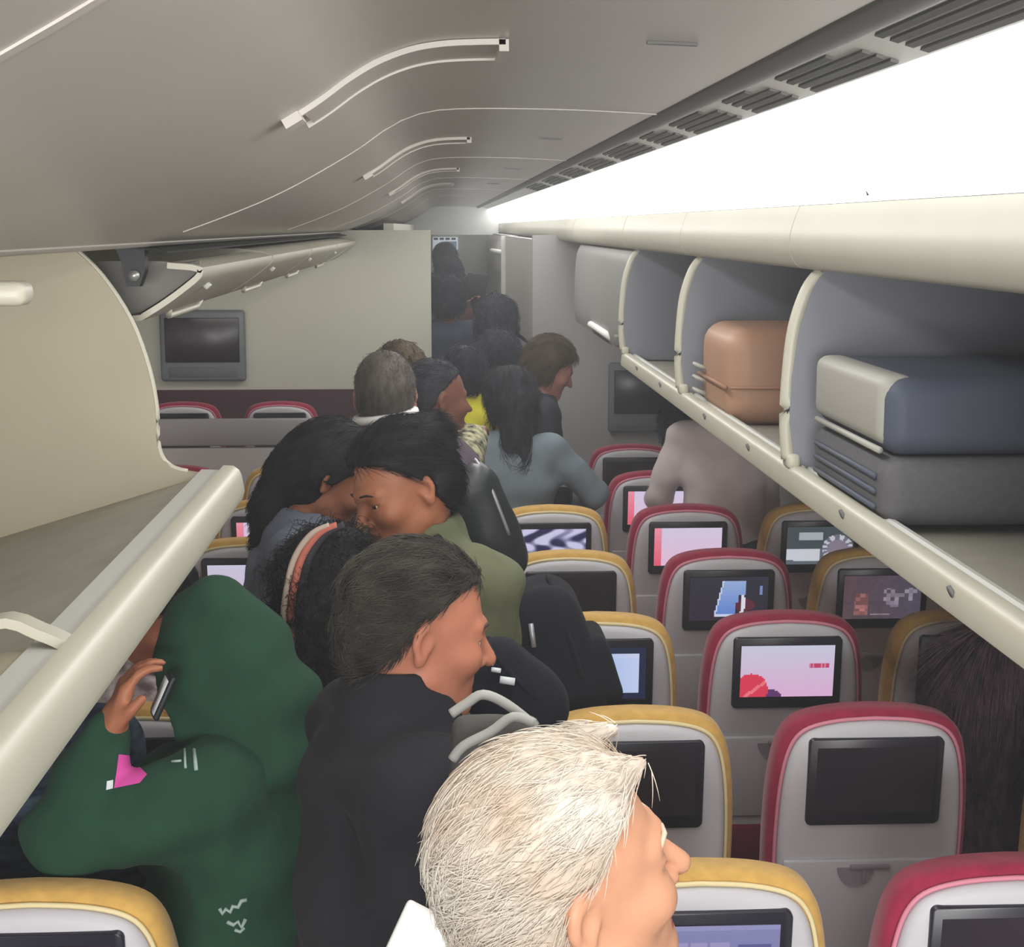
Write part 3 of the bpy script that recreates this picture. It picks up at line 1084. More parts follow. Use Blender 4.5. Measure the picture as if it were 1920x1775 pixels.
def short_hair(t=0.010, recede=0.0, amp=0.0025, freq=70.0, top=0.0, tuft=0.0, seed=0.0, low=0.0, stripe=None):
    def fn(p):
        a = amp * wob(p * np.array([1.0, 0.45, 0.7]), freq, seed) + 0.5 * amp * wob(p, freq * 2.3, seed + 2)
        d = skull(p) - t - a - top * np.clip(p[:, 2] - 0.03, 0, 0.1) / 0.09
        d = smax(d, hair_region(p, recede, low), 0.008)
        d = np.maximum(d, -ears(p, 0.0035))
        if tuft:
            d = smin(d, cone(p, (-0.05, 0.050, 0.097), (-0.045, 0.082, 0.096), tuft, tuft * 0.5), 0.015)
            d = smin(d, cone(p, (0.03, 0.050, 0.10), (0.02, 0.080, 0.095), tuft, tuft * 0.5), 0.015)
        return d
    return fn


def long_hair(t=0.016, recede=0.0, length=0.30, width=0.085, back=0.05, amp=0.004, freq=55.0, cover_ears=True, seed=0.0, curl=0.0, side=0.0, sag=0.0):
    Rs = rotx_(-math.radians(sag))

    def fn(p):
        a = amp * wob(p * np.array([1.0, 1.0, 0.25]), freq, seed) + curl * wob(p, 60.0, seed + 1) + curl * 0.6 * wob(p, 130.0, seed + 5)
        d = skull(p) - t - a
        d = smax(d, hair_region(p, recede, 0.03), 0.010)
        if not cover_ears:
            d = np.maximum(d, -ears(p, 0.004))
        p = p @ Rs.T
        f = rbox(p, (side, -0.045 - back * 0.5, 0.03 - length * 0.5), (width, 0.058, length * 0.5 + 0.02), 0.045) - a
        d = smin(d, f, 0.035)
        for s in (-1, 1):
            f = cone(p, (s * 0.078 + side * 0.5, -0.012, 0.03), (s * (width - 0.012) + side, -0.02 - back * 0.3, 0.03 - length * 0.9), 0.024, 0.022) - a
            d = smin(d, f, 0.03)
        return d
    return fn


def tied_hair(t=0.013, kind='bun', amp=0.0028, seed=0.0, recede=0.0, low=-0.01, tail=None, bun=(0, -0.115, 0.045), r=0.045):
    def fn(p):
        a = amp * wob(p * np.array([1.0, 0.35, 0.5]), 75.0, seed)
        d = smax(skull(p) - t - a, hair_region(p, recede, low), 0.008)
        d = np.maximum(d, -ears(p, 0.0035))
        if kind == 'bun':
            d = smin(d, ell(p, bun, (r, r * 0.9, r)) - 1.6 * a, 0.015)
        if tail:
            d = smin(d, chain(p, tail[0], tail[1]) - 2.0 * a, 0.045)
        return d
    return fn


# ---- body
def rotx(a):
    c, s = math.cos(a), math.sin(a)
    return np.array([[1, 0, 0], [0, c, -s], [0, s, c]])


def roty(a):
    c, s = math.cos(a), math.sin(a)
    return np.array([[c, 0, s], [0, 1, 0], [-s, 0, c]])


def rotz(a):
    c, s = math.cos(a), math.sin(a)
    return np.array([[c, -s, 0], [s, c, 0], [0, 0, 1]])


D = math.radians
SKIN = {}


def skin(name, rgb):
    m = mat('skin_' + name, rgb, 0.5, 0.35, noise=0.10, nscale=35, bump=0.06, bscale=300)
    m.node_tree.nodes['Principled BSDF'].inputs['Subsurface Weight'].default_value = 0.08
    m.node_tree.nodes['Principled BSDF'].inputs['Subsurface Radius'].default_value = (0.012, 0.005, 0.003)
    lip = mat('lips_' + name, tuple(int(x * f) for x, f in zip(rgb, (0.80, 0.62, 0.62))), 0.45)
    return m, lip


def hairmat(name, rgb, rgb2, stretch=(1, 0.25, 0.35), rough=0.7):
    return mat('hair_' + name, rgb, rough, 0.2, noise=0.5, nscale=60, rgb2=rgb2, bump=0.5, bscale=160, stretch=stretch)


def fabric(name, rgb, **k):
    return mat('fabric_' + name, rgb, 0.9, 0.15, noise=k.pop('noise', 0.14), nscale=k.pop('nscale', 14), bump=0.18, bscale=520, sheen=0.02, **k)


M_eye = mat('eye_white', (216, 208, 200), 0.25)
M_iris = mat('eye_iris', (44, 28, 20), 0.2)
M_shoe = mat('shoe_leather', (40, 38, 40), 0.6)


def hand_pts():
    """right hand, local: wrist at 0, fingers along +y, palm facing -z, thumb on -x; gently curled"""
    fingers = []
    for x, l, ang in ((-0.027, 0.072, 8), (-0.009, 0.080, 2), (0.009, 0.074, -3), (0.025, 0.058, -10)):
        base = np.array([x, 0.088, 0.0])
        pts = [base]
        cur = base
        for k, fr in enumerate((0.45, 0.32, 0.23)):
            bend = D(-18 - 26 * k)
            d = np.array([math.sin(D(-ang)) * 0.6, math.cos(bend), math.sin(bend)])
            cur = cur + d / np.linalg.norm(d) * l * fr
            pts.append(cur)
        fingers.append(pts)
    thumb = [np.array([-0.028, 0.030, -0.006]), np.array([-0.050, 0.058, -0.016]), np.array([-0.056, 0.084, -0.026])]
    return fingers, thumb


def hand_sdf(p, mirror=1, fingers=None, thumb=None):
    q = p * np.array([mirror, 1, 1])
    if fingers is None:
        fingers, thumb = hand_pts()
    d = rbox(q, (0, 0.050, 0), (0.040, 0.046, 0.014), 0.013)
    d = smin(d, cone(q, (0, -0.03, 0), (0, 0.03, 0), 0.025, 0.024), 0.02)
    for f in fingers:
        d = smin(d, chain(q, f, [0.0098, 0.0092, 0.0084, 0.0072]), 0.006)
    d = smin(d, chain(q, thumb, [0.0150, 0.0118, 0.0092]), 0.010)
    return d


def basis(y, zhint):
    y = np.array(y, float)
    y /= np.linalg.norm(y)
    x = np.cross(y, np.array(zhint, float))
    x /= np.linalg.norm(x)
    return np.stack([x, y, np.cross(x, y)], 1)      # columns


def strands(per, n, length, rad, m, flow, seed=0, lift=0.25, jitter=0.25, where=None, curl=0.0):
    """combed hair strands rooted on a person's hair mesh; flow(points in head space) gives the combing direction"""
    o = [c for c in per.root.children if c.name.split('.')[0] == 'hair'][0]
    me = o.data
    rng = np.random.default_rng(seed)
    V = np.empty(len(me.vertices) * 3)
    me.vertices.foreach_get('co', V)
    V = V.reshape(-1, 3)
    nf = len(me.polygons)
    N = np.empty(nf * 3)
    me.polygons.foreach_get('normal', N)
    N = N.reshape(-1, 3)
    C = np.empty(nf * 3)
    me.polygons.foreach_get('center', C)
    C = C.reshape(-1, 3)
    ok = np.arange(nf)
    hs_ = per.to_head(C / per.s)
    if where is not None:
        ok = ok[where(hs_)]
    pick = rng.choice(ok, n)
    c, nn = C[pick] + rng.normal(0, 0.002, (n, 3)), N[pick]
    f = flow(hs_[pick]) @ per.H.T
    f = f + rng.normal(0, jitter, (n, 3))
    f -= (f * nn).sum(1)[:, None] * nn
    f /= np.linalg.norm(f, axis=1)[:, None] + 1e-9
    L = length * rng.uniform(0.55, 1.2, n)[:, None]
    k = 5
    P = np.zeros((n, k, 3))
    cur = c - nn * 0.003
    ph = rng.uniform(0, 6.28, n)[:, None]
    b = np.cross(nn, f)
    for i in range(k):
        t = i / (k - 1)
        P[:, i] = cur + f * L * t + nn * (0.003 + L * lift * math.sin(t * 2.4)) + curl * (b * np.sin(ph + t * 9) + nn * np.cos(ph + t * 9)) * L
        P[:, i, 2] -= (0.10 * L * t * t)[:, 0]
    hc = bpy.data.hair_curves.new('hair_strands')
    hc.add_curves([k] * n)
    hc.points.foreach_set('position', P.astype(np.float32).ravel())
    hc.points.foreach_set('radius', np.tile(np.array([1, 0.95, 0.8, 0.6, 0.15]) * rad, n).astype(np.float32))
    hc.materials.append(m)
    s_ = bpy.data.objects.new('hair_strands', hc)
    s_['kind'] = 'stuff'
    return link(s_, per.root)


def comb_back(p):
    d = np.zeros_like(p)
    d[:, 1] = -1.0
    d[:, 0] = p[:, 0] * 3.0
    d[:, 2] = -0.2 - 6.0 * np.clip(0.05 - p[:, 2], 0, 0.12)
    return d


def comb_down(p):
    d = np.zeros_like(p)
    d[:, 1] = -0.5 + 6 * np.clip(p[:, 1], -0.1, 0.0)
    d[:, 0] = p[:, 0] * 5.0
    d[:, 2] = -1.0
    return d


class Person:
    """one person; joints are laid out standing, bent at the hips, then the figure is grown as distance fields"""

    def __init__(self, head, yaw, label, skin_m, hair=None, hair_m=None, top_m=None, bottom_m=None, group=None,
                 lean=0.0, side=0.0, head_rot=(0, 0, 0), twist=0.0, res=0.010, fine=None, hs=1.0, build=1.0, arms=None, seated=False,
                 top=None, eyes=True, eyebrow=None, shoulders=1.0, name='person', poses=None, paint=None, top_name='top', taper=1.2):
        self.taper = taper
        self.poses = poses or {}
        self.paint = paint
        self.res, self.build = res, build
        self.R = rotz(D(yaw))
        T = rotz(D(twist)) @ roty(D(side)) @ rotx(-D(lean))
        self.T = T
        hy, hp, hr = head_rot
        self.H = T @ rotz(D(hy)) @ rotx(-D(hp)) @ roty(D(hr))
        hip = np.array([0, 0, 0.92])
        self.hs = hs
        neck = hip + T @ np.array([0, -0.015, 0.545])
        # height follows from where the head is
        hc0 = neck + 0.5 * (self.H + T) @ np.array([0, 0.018, 0.135]) * hs
        if seated:
            s = 1.0
            drop = hc0[2] - head[2]
            self.hip = hip - np.array([0, 0, drop])
        else:
            s = head[2] / hc0[2]
            self.hip = hip
        self.s = s
        off = self.R @ (hc0 * s)
        self.origin = np.array([head[0] - off[0], head[1] - off[1], 0.0])
        sh = np.array([0, 0, self.hip[2] - 0.92])
        self.sh = sh
        self.neck = neck + sh
        self.hc = hc0 + sh
        self.J = J = {}
        for n, v in dict(chest=(0, 0.005, 0.34), belly=(0, 0.012, 0.14), shL=(-0.175 * shoulders, -0.01, 0.485), shR=(0.175 * shoulders, -0.01, 0.485),
                         clavL=(-0.07, -0.01, 0.53), clavR=(0.07, -0.01, 0.53)).items():
            J[n] = self.hip + T @ np.array(v)
        for sd, k in (('L', -1), ('R', 1)):
            a = (arms or {}).get(sd)
            if callable(a):
                a = a(self)
            if a is None:
                down = np.array([k * 0.05, 0.03 + 0.10 * math.sin(D(lean)), -1.0])
                el = J['sh' + sd] + down / np.linalg.norm(down) * 0.29
                wr = el + np.array([k * -0.01, 0.07, -0.24])
                hd, hz = np.array([0, 0.15, -1.0]), np.array([k * 1.0, 0.2, 0])
            else:
                el, wr = np.array(a[0], float), np.array(a[1], float)
                hd = np.array(a[2], float) if len(a) > 2 else wr - el
                hz = np.array(a[3], float) if len(a) > 3 else np.array([0, 0, 1.0])
            J['el' + sd], J['wr' + sd] = el, wr
            J['hd' + sd] = basis(hd, hz)
        for sd, k in (('L', -1), ('R', 1)):
            h = self.hip + np.array([k * 0.085, 0, -0.02])
            if seated:
                kn = h + np.array([k * 0.03, 0.40, 0.02])
                an = np.array([kn[0], kn[1] + 0.02, 0.09])
            else:
                kn = np.array([k * 0.088, 0.025, 0.49])
                an = np.array([k * 0.085, -0.02, 0.085])
            J['hip' + sd], J['kn' + sd], J['an' + sd] = h, kn, an
        self.J = J
        self.root = empty(name, tuple(self.origin), D(yaw))
        tag(self.root, label, 'person', group)
        self.hand = {}
        # ---- skin
        fine = fine or res
        lo, hi = self.bounds()
        sm, lip = skin_m
        fn = lambda q: self.scaled(self.body, q)
        vs, f = blob(fn, lo, hi, fine)
        mid = np.zeros(len(f), int)
        cen = vs[f].mean(1)
        hp_ = self.to_head(cen / s)
        ok = (np.abs(hp_[:, 0]) < 0.023) & (hp_[:, 1] > 0.078) & (hp_[:, 2] < -0.056) & (hp_[:, 2] > -0.081)
        mid[ok] = 1
        self.body_o = np_mesh('body', vs, f, [sm, lip], self.root, mid)
        # ---- eyes
        if eyes:
            for k in (-1, 1):
                bm = bmesh.new()
                bmesh.ops.create_uvsphere(bm, u_segments=18, v_segments=12, radius=0.0118 * hs * s)
                for fc in bm.faces:
                    c = fc.calc_center_median()
                    fc.material_index = 1 if c.y > 0.0085 * hs * s else 0
                q = (self.hc + self.H @ (np.array([k * 0.031, 0.0735, -0.001]) * hs)) * s
                bm.transform(Matrix.Translation(q) @ Matrix(self.H.tolist()).to_4x4())
                e = bm_obj('eye', bm, [M_eye, M_iris], self.root, True)
        if eyebrow:
            for k in (-1, 1):
                bm = bmesh.new()
                pts = [self.hc + self.H @ (np.array(v) * hs) for v in ((k * 0.014, 0.0945, 0.0240), (k * 0.030, 0.0900, 0.0260), (k * 0.046, 0.0765, 0.0185))]
                add_tube(bm, [tuple(x * s) for x in pts], [0.0022 * s, 0.0026 * s, 0.0012 * s], 6)
                bm_obj('eyebrow', bm, eyebrow, self.root, True)
        # ---- hair
        if hair is not None:
            ext = 0.20
            c = self.hc
            big = getattr(hair, 'reach', 0.42)
            fnh = lambda q: hair(self.to_head(q / s)) * hs * s
            vs, f = blob(fnh, (c - np.array([0.26, 0.26, big])) * s, (c + np.array([0.26, 0.26, 0.2])) * s, min(fine, 0.006) if res < 0.012 else res * 0.6)
            if len(f):
                np_mesh(getattr(hair, 'part', 'hair'), vs, f, hair_m, self.root)
        # ---- clothes
        self.top_fn = (lambda p: top(self, p)) if top else self.shirt
        if top_m is not None:
            fnt = lambda q: self.scaled(self.top_fn, q)
            vs, f = blob(fnt, lo, hi, res)
            ms = top_m if isinstance(top_m, list) else [top_m]
            mi = None
            if len(ms) > 1:
                mi = self.paint(self, vs[f].mean(1) / s)
            self.top_o = np_mesh(top_name, vs, f, ms, self.root, mi)
        if bottom_m is not None:
            fnb = lambda q: self.scaled(self.trousers, q)
            vs, f = blob(fnb, lo, (hi[0], hi[1], (self.hip[2] + 0.16) * s), max(res, 0.013))
            np_mesh('trousers', vs, f, bottom_m, self.root)
            for k in ('L', 'R'):
                a = J['an' + k]
                fs = lambda q: smin(ell(q / s, (a[0], a[1] + 0.06, 0.045), (0.05, 0.14, 0.05)), cone(q / s, a, a + np.array([0, 0, 0.05]), 0.055, 0.05), 0.03) * s
                fs2 = lambda q: np.maximum(fs(q), -q[:, 2] + 0.001)
                vs, f = blob(fs2, (a + np.array([-0.1, -0.13, -0.1])) * s, (a + np.array([0.1, 0.25, 0.13])) * s, 0.012)
                np_mesh('shoe', vs, f, M_shoe, self.root)

    def bounds(self):
        pts = [self.hc] + [v for k, v in self.J.items() if v.shape == (3,)]
        a = np.array(pts)
        lo, hi = a.min(0) - 0.22, a.max(0) + 0.22
        lo[2] = -0.02
        return lo * self.s, hi * self.s

    def scaled(self, fn, q):
        return fn(q / self.s) * self.s

    def to_head(self, p):
        return ((p - self.hc) @ self.H) / self.hs

    def to_torso(self, p):
        return (p - self.hip) @ self.T

    def near(self, p, c, r, fn, k=0.08):
        d = np.sqrt(((p - c) ** 2).sum(1)) - r
        out = d + 0.03
        m = d < k
        if m.any():
            out[m] = fn(p[m])
        return out

    def torso(self, p, g=0.0):
        q = self.to_torso(p)
        b = self.build
        d = ell(q, (0, 0.005, 0.33), (0.155 * b + g, 0.105 * b + g, 0.20 + g))
        d = smin(d, ell(q, (0, 0.012, 0.12), (0.145 * b + g, 0.108 * b + g, 0.17 + g)), 0.06)
        d = smin(d, ell(q, (0, -0.005, -0.02), (0.165 * b + g, 0.118 * b + g, 0.13 + g)), 0.06)
        shw = 0.135
        d = smin(d, cone(q, (-shw, -0.01, 0.475), (shw, -0.01, 0.475), 0.058 + g, 0.058 + g), 0.06)
        d = smin(d, cone(q, (0, -0.02, 0.46), (0, -0.012, 0.54), 0.085 + g, 0.060 + g), 0.05)
        return d

    def arm(self, p, k, g=0.0, cuff=1.0):
        J = self.J
        w = J['wr' + k]
        e = J['el' + k]
        w = e + (w - e) * cuff
        c, r = (J['sh' + k] + w) / 2, np.linalg.norm(J['sh' + k] - w) / 2 + 0.12 + np.linalg.norm((J['sh' + k] + w) / 2 - e) * 0.5
        return self.near(p, c, r, lambda x: chain(x, [J['sh' + k], e, w], [0.057 + g, 0.043 + g, 0.031 + g * self.taper], 0.02))

    def leg(self, p, k, g=0.0):
        J = self.J
        c, r = (J['hip' + k] + J['an' + k]) / 2, np.linalg.norm(J['hip' + k] - J['an' + k]) / 2 + 0.30
        return self.near(p, c, r, lambda x: chain(x, [J['hip' + k], J['kn' + k], J['an' + k]], [0.082 + g, 0.055 + g, 0.040 + g], 0.03))

    def body(self, p):
        J = self.J
        d = self.torso(p)
        for k in 'LR':
            d = smin(d, self.arm(p, k), 0.03)
            d = smin(d, self.leg(p, k), 0.03)
            B, w = J['hd' + k], J['wr' + k]
            d = smin(d, self.near(p, w, 0.20, lambda x: hand_sdf((x - w) @ B, 1 if k == 'R' else -1, *self.hand_pose(k))), 0.012)
        hb = self.hc + self.H @ (np.array([0, -0.022, -0.05]) * self.hs)
        nb = self.neck + self.T @ np.array([0, -0.005, 0.0])
        d = smin(d, cone(p, nb, hb, 0.060, 0.056 * self.hs), 0.03)
        d = smin(d, self.near(p, self.hc, 0.16 * self.hs, lambda x: head_sdf(self.to_head(x)) * self.hs), 0.022)
        return d

    def hand_pose(self, k):
        return self.poses.get(k, hand_pts())

    def shirt(self, p, g=0.016, hem=-0.16, cuff=0.96, folds=0.006, collar=0.0):
        f = folds * wob(p * np.array([1, 1, 1.5]), 21.0, self.origin[1] * 7) + folds * 0.5 * wob(p, 47.0, self.origin[0] * 9)
        d = self.torso(p, g)
        for k in 'LR':
            d = smin(d, self.arm(p, k, g, cuff), 0.045)
        d = d + f
        d = smax(d, -(self.to_torso(p)[:, 2] - hem), 0.01)
        n = self.neck + self.T @ np.array([0, 0.0, 0.012])
        hb = self.hc + self.H @ (np.array([0, -0.022, -0.05]) * self.hs)
        if collar:
            u = (hb - n) / np.linalg.norm(hb - n)
            c = cone(p, n - u * 0.03, n + u * collar, 0.078, 0.074)
            c = smax(c, (p - (n + u * collar)) @ u, 0.008)
            d = smin(d, c, 0.02)
            d = smax(d, -cone(p, n, hb, 0.064, 0.064), 0.006)
        else:
            d = smax(d, -cone(p, n + self.T @ np.array([0, 0.01, 0]), hb, 0.066, 0.075), 0.010)
        return d

    def trousers(self, p, g=0.018):
        d = None
        for k in 'LR':
            e = self.leg(p, k, g)
            d = e if d is None else smin(d, e, 0.02)
        q = self.to_torso(p)
        h = ell(q, (0, -0.005, -0.02), (0.170 * self.build + g, 0.12 * self.build + g, 0.13 + g))
        d = smin(d, smax(h, q[:, 2] - 0.06, 0.01), 0.04)
        return d + 0.004 * wob(p, 24.0, self.origin[1])

    def world(self, p):
        """person-space point (unit scale) -> world"""
        return self.R @ (np.array(p) * self.s) + self.origin

    def local(self, w):
        return (self.R.T @ (np.array(w) - self.origin)) / self.s


_F = np.array((math.sin(_ps) * math.cos(_th), math.cos(_ps) * math.cos(_th), -math.sin(_th)))
_R = np.array((math.cos(_ps), -math.sin(_ps), 0))
_U = np.array((math.sin(_ps) * math.sin(_th), math.cos(_ps) * math.sin(_th), math.cos(_th)))


def at(px, py, Y):
    """the place at distance Y down the aisle seen at that pixel of the photograph"""
    d = _F + _R * (px - 960) / FPX + _U * (887.5 - py) / FPX
    return d * (Y / d[1]) + np.array((0, 0, CAMZ))

# ------------------------------------------------------------------ people
S_pale = skin('pale', (202, 148, 117))
S_tan = skin('tan', (188, 122, 96))
S_brown = skin('brown', (172, 110, 80))
S_deep = skin('deep', (118, 78, 64))
S_rose = skin('rose', (168, 116, 104))
H_white = hairmat('white', (212, 207, 196), (192, 174, 156), stretch=(0.3, 0.15, 0.2))
H_grey = hairmat('dark_grey', (44, 42, 41), (74, 69, 62))
H_black = hairmat('black', (20, 19, 22), (40, 38, 42))
H_soft = hairmat('soft_black', (36, 36, 42), (56, 55, 62))
H_far = hairmat('hazy_black', (40, 42, 52), (54, 56, 66))  # black hair lightened, distance haze put into the colour
H_buzz = hairmat('grey_buzz', (70, 65, 60), (92, 86, 80))
H_brown = hairmat('brown', (62, 52, 42), (88, 76, 60))
H_wine = hairmat('wine_brown', (54, 48, 54), (98, 72, 78))
F_navy = fabric('navy_trousers', (44, 46, 58))
F_jean = fabric('jeans', (62, 70, 92))
F_char = fabric('charcoal', (58, 56, 62))


def jacket(g=0.024, hem=-0.18, collar=0.06, folds=0.011, cuff=0.98):
    return lambda self, p: self.shirt(p, g=g, hem=hem, collar=collar, folds=folds, cuff=cuff)


# 1. white-haired man in the aisle nearest the camera
A = Person(at(1053, 1637, 1.30), -74, 'person with thin white hair in the foreground, seen from behind, facing right', S_pale,
           short_hair(t=0.004, recede=0.034, amp=0.0012, freq=60.0, tuft=0.012, top=0.010, seed=1.0), H_white,
           fabric('white_shirt', (206, 206, 204)), F_navy, fine=0.0042, res=0.008, head_rot=(0, -11.6, 8), hs=0.97, eyebrow=mat('brow_white', (196, 176, 156), 0.8),
           top=lambda s, p: s.shirt(p, g=0.016, collar=0.05), top_name='shirt')

strands(A, 8000, 0.026, 0.00045, H_white, comb_back, seed=1, lift=0.05, jitter=0.28)
# 2. man in the black jacket
B = Person(at(785, 1178, 2.2), -76, 'person in a black high-collared jacket in profile, short greying hair', S_tan,
           short_hair(t=0.010, recede=0.047, amp=0.002, freq=75.0, seed=3.0), H_grey,
           fabric('black_jacket', (40, 39, 44), noise=0.10), F_char, fine=0.0045, res=0.008, head_rot=(0, 8, 0), build=1.16, lean=4,
           top=jacket(0.028, collar=0.075), top_name='jacket', eyebrow=mat('brow_dark', (58, 48, 42), 0.8))


strands(B, 7000, 0.030, 0.0005, H_grey, comb_back, seed=2, lift=0.12, jitter=0.35)
# 3. person in the green hoodie, hand raised to the face
def hood_fn(q):
    d = ell(q, (0, -0.030, 0.035), (0.098, 0.120, 0.112))
    d = smin(d, cone(q, (0, -0.035, 0.10), (0, -0.060, 0.125), 0.045, 0.022), 0.06)
    d = smin(d, ell(q, (0, -0.055, -0.10), (0.110, 0.108, 0.12)), 0.06)
    d = smin(d, ell(q, (0, 0.030, -0.040), (0.090, 0.110, 0.118)), 0.04)
    d = smin(d, ell(q, (0, -0.02, -0.19), (0.15, 0.12, 0.06)), 0.05)
    d = smin(d, ell(q, (0, 0.075, -0.205), (0.11, 0.075, 0.06)), 0.05)
    d = d + 0.008 * wob(q * np.array([1, 1, 1.8]), 26.0, 3.0) + 0.002 * wob(q, 60.0, 1.0)
    d = smax(d, -ell(q, (0, 0.13, -0.03), (0.074, 0.135, 0.112)), 0.012)
    d = smax(d, -ell(q, (0, 0.02, -0.02), (0.080, 0.10, 0.115)), 0.006)
    return smin(d, ell(q, (0, 0.085, -0.175), (0.105, 0.075, 0.052)) + 0.004 * wob(q, 40.0, 2.0), 0.03)


hood_fn.part = 'hood'
hood_fn.reach = 0.30
M_green = fabric('green_fleece', (34, 68, 51), noise=0.16)
M_pinkp = mat('print_pink', (206, 74, 156), 0.7)
M_mint = mat('print_mint', (98, 150, 128), 0.8)
M_whitep = mat('print_white', (206, 212, 214), 0.7)


C_hd = at(402, 1258, 2.64)
C = Person(C_hd, 72, 'person in a dark green hoodie with the hood up, hand raised to the face', S_brown,
           hood_fn, M_green, M_green, F_char, res=0.0055, fine=0.006, head_rot=(8, 16, 0), hs=1.06, lean=8,
           build=1.18, taper=0.45, arms={'L': lambda s: (s.local((-0.595, 2.43, 1.225)), s.local((-0.535, 2.48, 1.375)), s.R.T @ np.array((0.34, 0.10, 0.92)), s.R.T @ np.array((-1.0, -0.25, 0.4))),
                 'R': None},
           top=lambda s, p: smin(s.shirt(p, g=0.036, hem=-0.20, folds=0.010, cuff=0.95), np.minimum(ell(s.to_torso(p), (-0.05, 0.09, 0.16), (0.17, 0.16, 0.19)), ell(s.to_torso(p), (-0.02, 0.13, 0.40), (0.13, 0.11, 0.15))), 0.05), top_name='hoodie')


def on_surface(o, px, py):
    """where a sight line meets a mesh part, lifted a little towards the room"""
    me = o.data
    n = len(me.vertices)
    V = np.empty(n * 3)
    me.vertices.foreach_get('co', V)
    if 'bvh' not in _bvh or _bvh['name'] != o.name:
        from mathutils.bvhtree import BVHTree
        _bvh['bvh'] = BVHTree.FromPolygons([tuple(v) for v in V.reshape(-1, 3)], [tuple(p.vertices) for p in me.polygons])
        _bvh['name'] = o.name
    M = o.parent.matrix_basis.inverted()
    a = M @ Vector((0, 0, CAMZ))
    b = M @ Vector(at(px, py, 3.0))
    h = _bvh['bvh'].ray_cast(a, (b - a).normalized())
    return None if h[0] is None else h[0] + h[1] * 0.001


_bvh = {}
for line, r in (([(346, 1405), (347, 1422), (348, 1440)], 0.0022), ([(364, 1406), (366, 1424), (368, 1444)], 0.0032), ([(322, 1428), (340, 1427)], 0.0022),
                ([(412, 1702), (418, 1712), (424, 1703), (432, 1709), (436, 1698), (446, 1700), (452, 1688), (462, 1686)], 0.0036),
                ([(426, 1727), (438, 1733), (446, 1726), (452, 1738), (460, 1722)], 0.0036), ([(440, 1742), (450, 1746), (458, 1738)], 0.003)):
    pts = [on_surface(C.top_o, a, b) for a, b in line]
    if all(p is not None for p in pts) and max((pts[i + 1] - pts[i]).length for i in range(len(pts) - 1)) < 0.06:
        bm = bmesh.new()
        add_tube(bm, pts, r, 6)
        bm_obj('printed_letter', bm, mat('print_letters', (150, 168, 164), 0.8), C.top_o, True)


def print_patch(name, poly, m, rings=7, per_edge=6):
    """a printed patch lying on the hoodie"""
    c = np.mean(np.array(poly, float), 0)
    edge = []
    for i in range(len(poly)):
        a, b = np.array(poly[i], float), np.array(poly[(i + 1) % len(poly)], float)
        edge += [a + (b - a) * k / per_edge for k in range(per_edge)]
    n = len(edge)
    pts = [c] + [c + (e - c) * r / rings for r in range(1, rings + 1) for e in edge]
    loc = [on_surface(C.top_o, p[0], p[1]) for p in pts]
    fs = [(0, 1 + k, 1 + (k + 1) % n) for k in range(n)]
    for r in range(rings - 1):
        o = 1 + r * n
        fs += [(o + k, o + n + k, o + n + (k + 1) % n, o + (k + 1) % n) for k in range(n)]
    fs = [f for f in fs if all(loc[i] is not None for i in f) and max((loc[f[i]] - loc[f[i - 1]]).length for i in range(len(f))) < 0.035]
    o = mesh_obj(name, [tuple(p) if p is not None else (0, 0, 0) for p in loc], fs, m, C.top_o, True)
    bm = bmesh.new()
    bm.from_mesh(o.data)
    bmesh.ops.delete(bm, geom=[v for v in bm.verts if not v.link_faces], context='VERTS')
    bm.to_mesh(o.data)
    bm.free()


print_patch('printed_patch', [(222, 1414), (242, 1416), (256, 1432), (276, 1452), (262, 1468), (214, 1478)], M_pinkp)
print_patch('printed_patch', [(200, 1464), (212, 1462), (212, 1478), (199, 1481)], M_whitep)
print_patch('printed_patch', [(268, 1372), (290, 1366), (292, 1400), (272, 1412)], M_mint)
ph = empty('phone', (-0.452, 2.50, 1.425), 0.3)
tag(ph, "dark phone held between the fingers of the person in the green hoodie", 'phone')
bm = bmesh.new()
add_box(bm, (0, 0, 0), (0.010, 0.045, 0.075), Matrix.Rotation(math.radians(25), 3, 'Y'), bevel=0.004, seg=3)
bm_obj('case', bm, M_black, ph, True)
bm = bmesh.new()
add_box(bm, (-0.0058, 0, 0.002), (0.001, 0.038, 0.06), Matrix.Rotation(math.radians(25), 3, 'Y'))
bm_obj('screen', bm, M_whitep, ph, True)

# 4. dark curly hair between the green hood and the black jacket
Dn = Person(at(615, 1115, 2.98), 12, 'person with a mass of dark curly hair behind the man in the black jacket', S_brown,
            long_hair(t=0.030, length=0.27, width=0.098, back=0.05, amp=0.004, curl=0.011, seed=4.0), H_black,
            fabric('rust_top', (86, 52, 50)), F_navy, res=0.010, eyes=False, lean=3)
strands(Dn, 4000, 0.05, 0.0006, H_black, comb_down, seed=4, lift=0.3, jitter=0.8, curl=0.14)
sc = empty('scarf', tuple(at(560, 1110, 2.86)))
tag(sc, 'orange and cream striped scarf edge left of the dark curly hair', 'scarf')
P0 = at(560, 1110, 2.86)
for k, (m, dx) in enumerate(((mat('scarf_orange', (178, 100, 84), 0.8), 0.0), (mat('scarf_cream', (176, 158, 144), 0.8), -0.014), (mat('scarf_black', (44, 42, 48), 0.8), 0.013))):
    bm = bmesh.new()
    pts = [at(a, b, 2.86) - P0 + np.array((dx, 0, 0)) for a, b in ((632, 985), (600, 1000), (572, 1035), (556, 1080), (546, 1150), (548, 1210))]
    add_tube(bm, smooth_line([tuple(q) for q in pts], 5), 0.0075 if k != 1 else 0.006, 8)
    bm_obj('stripe', bm, m, sc, True)

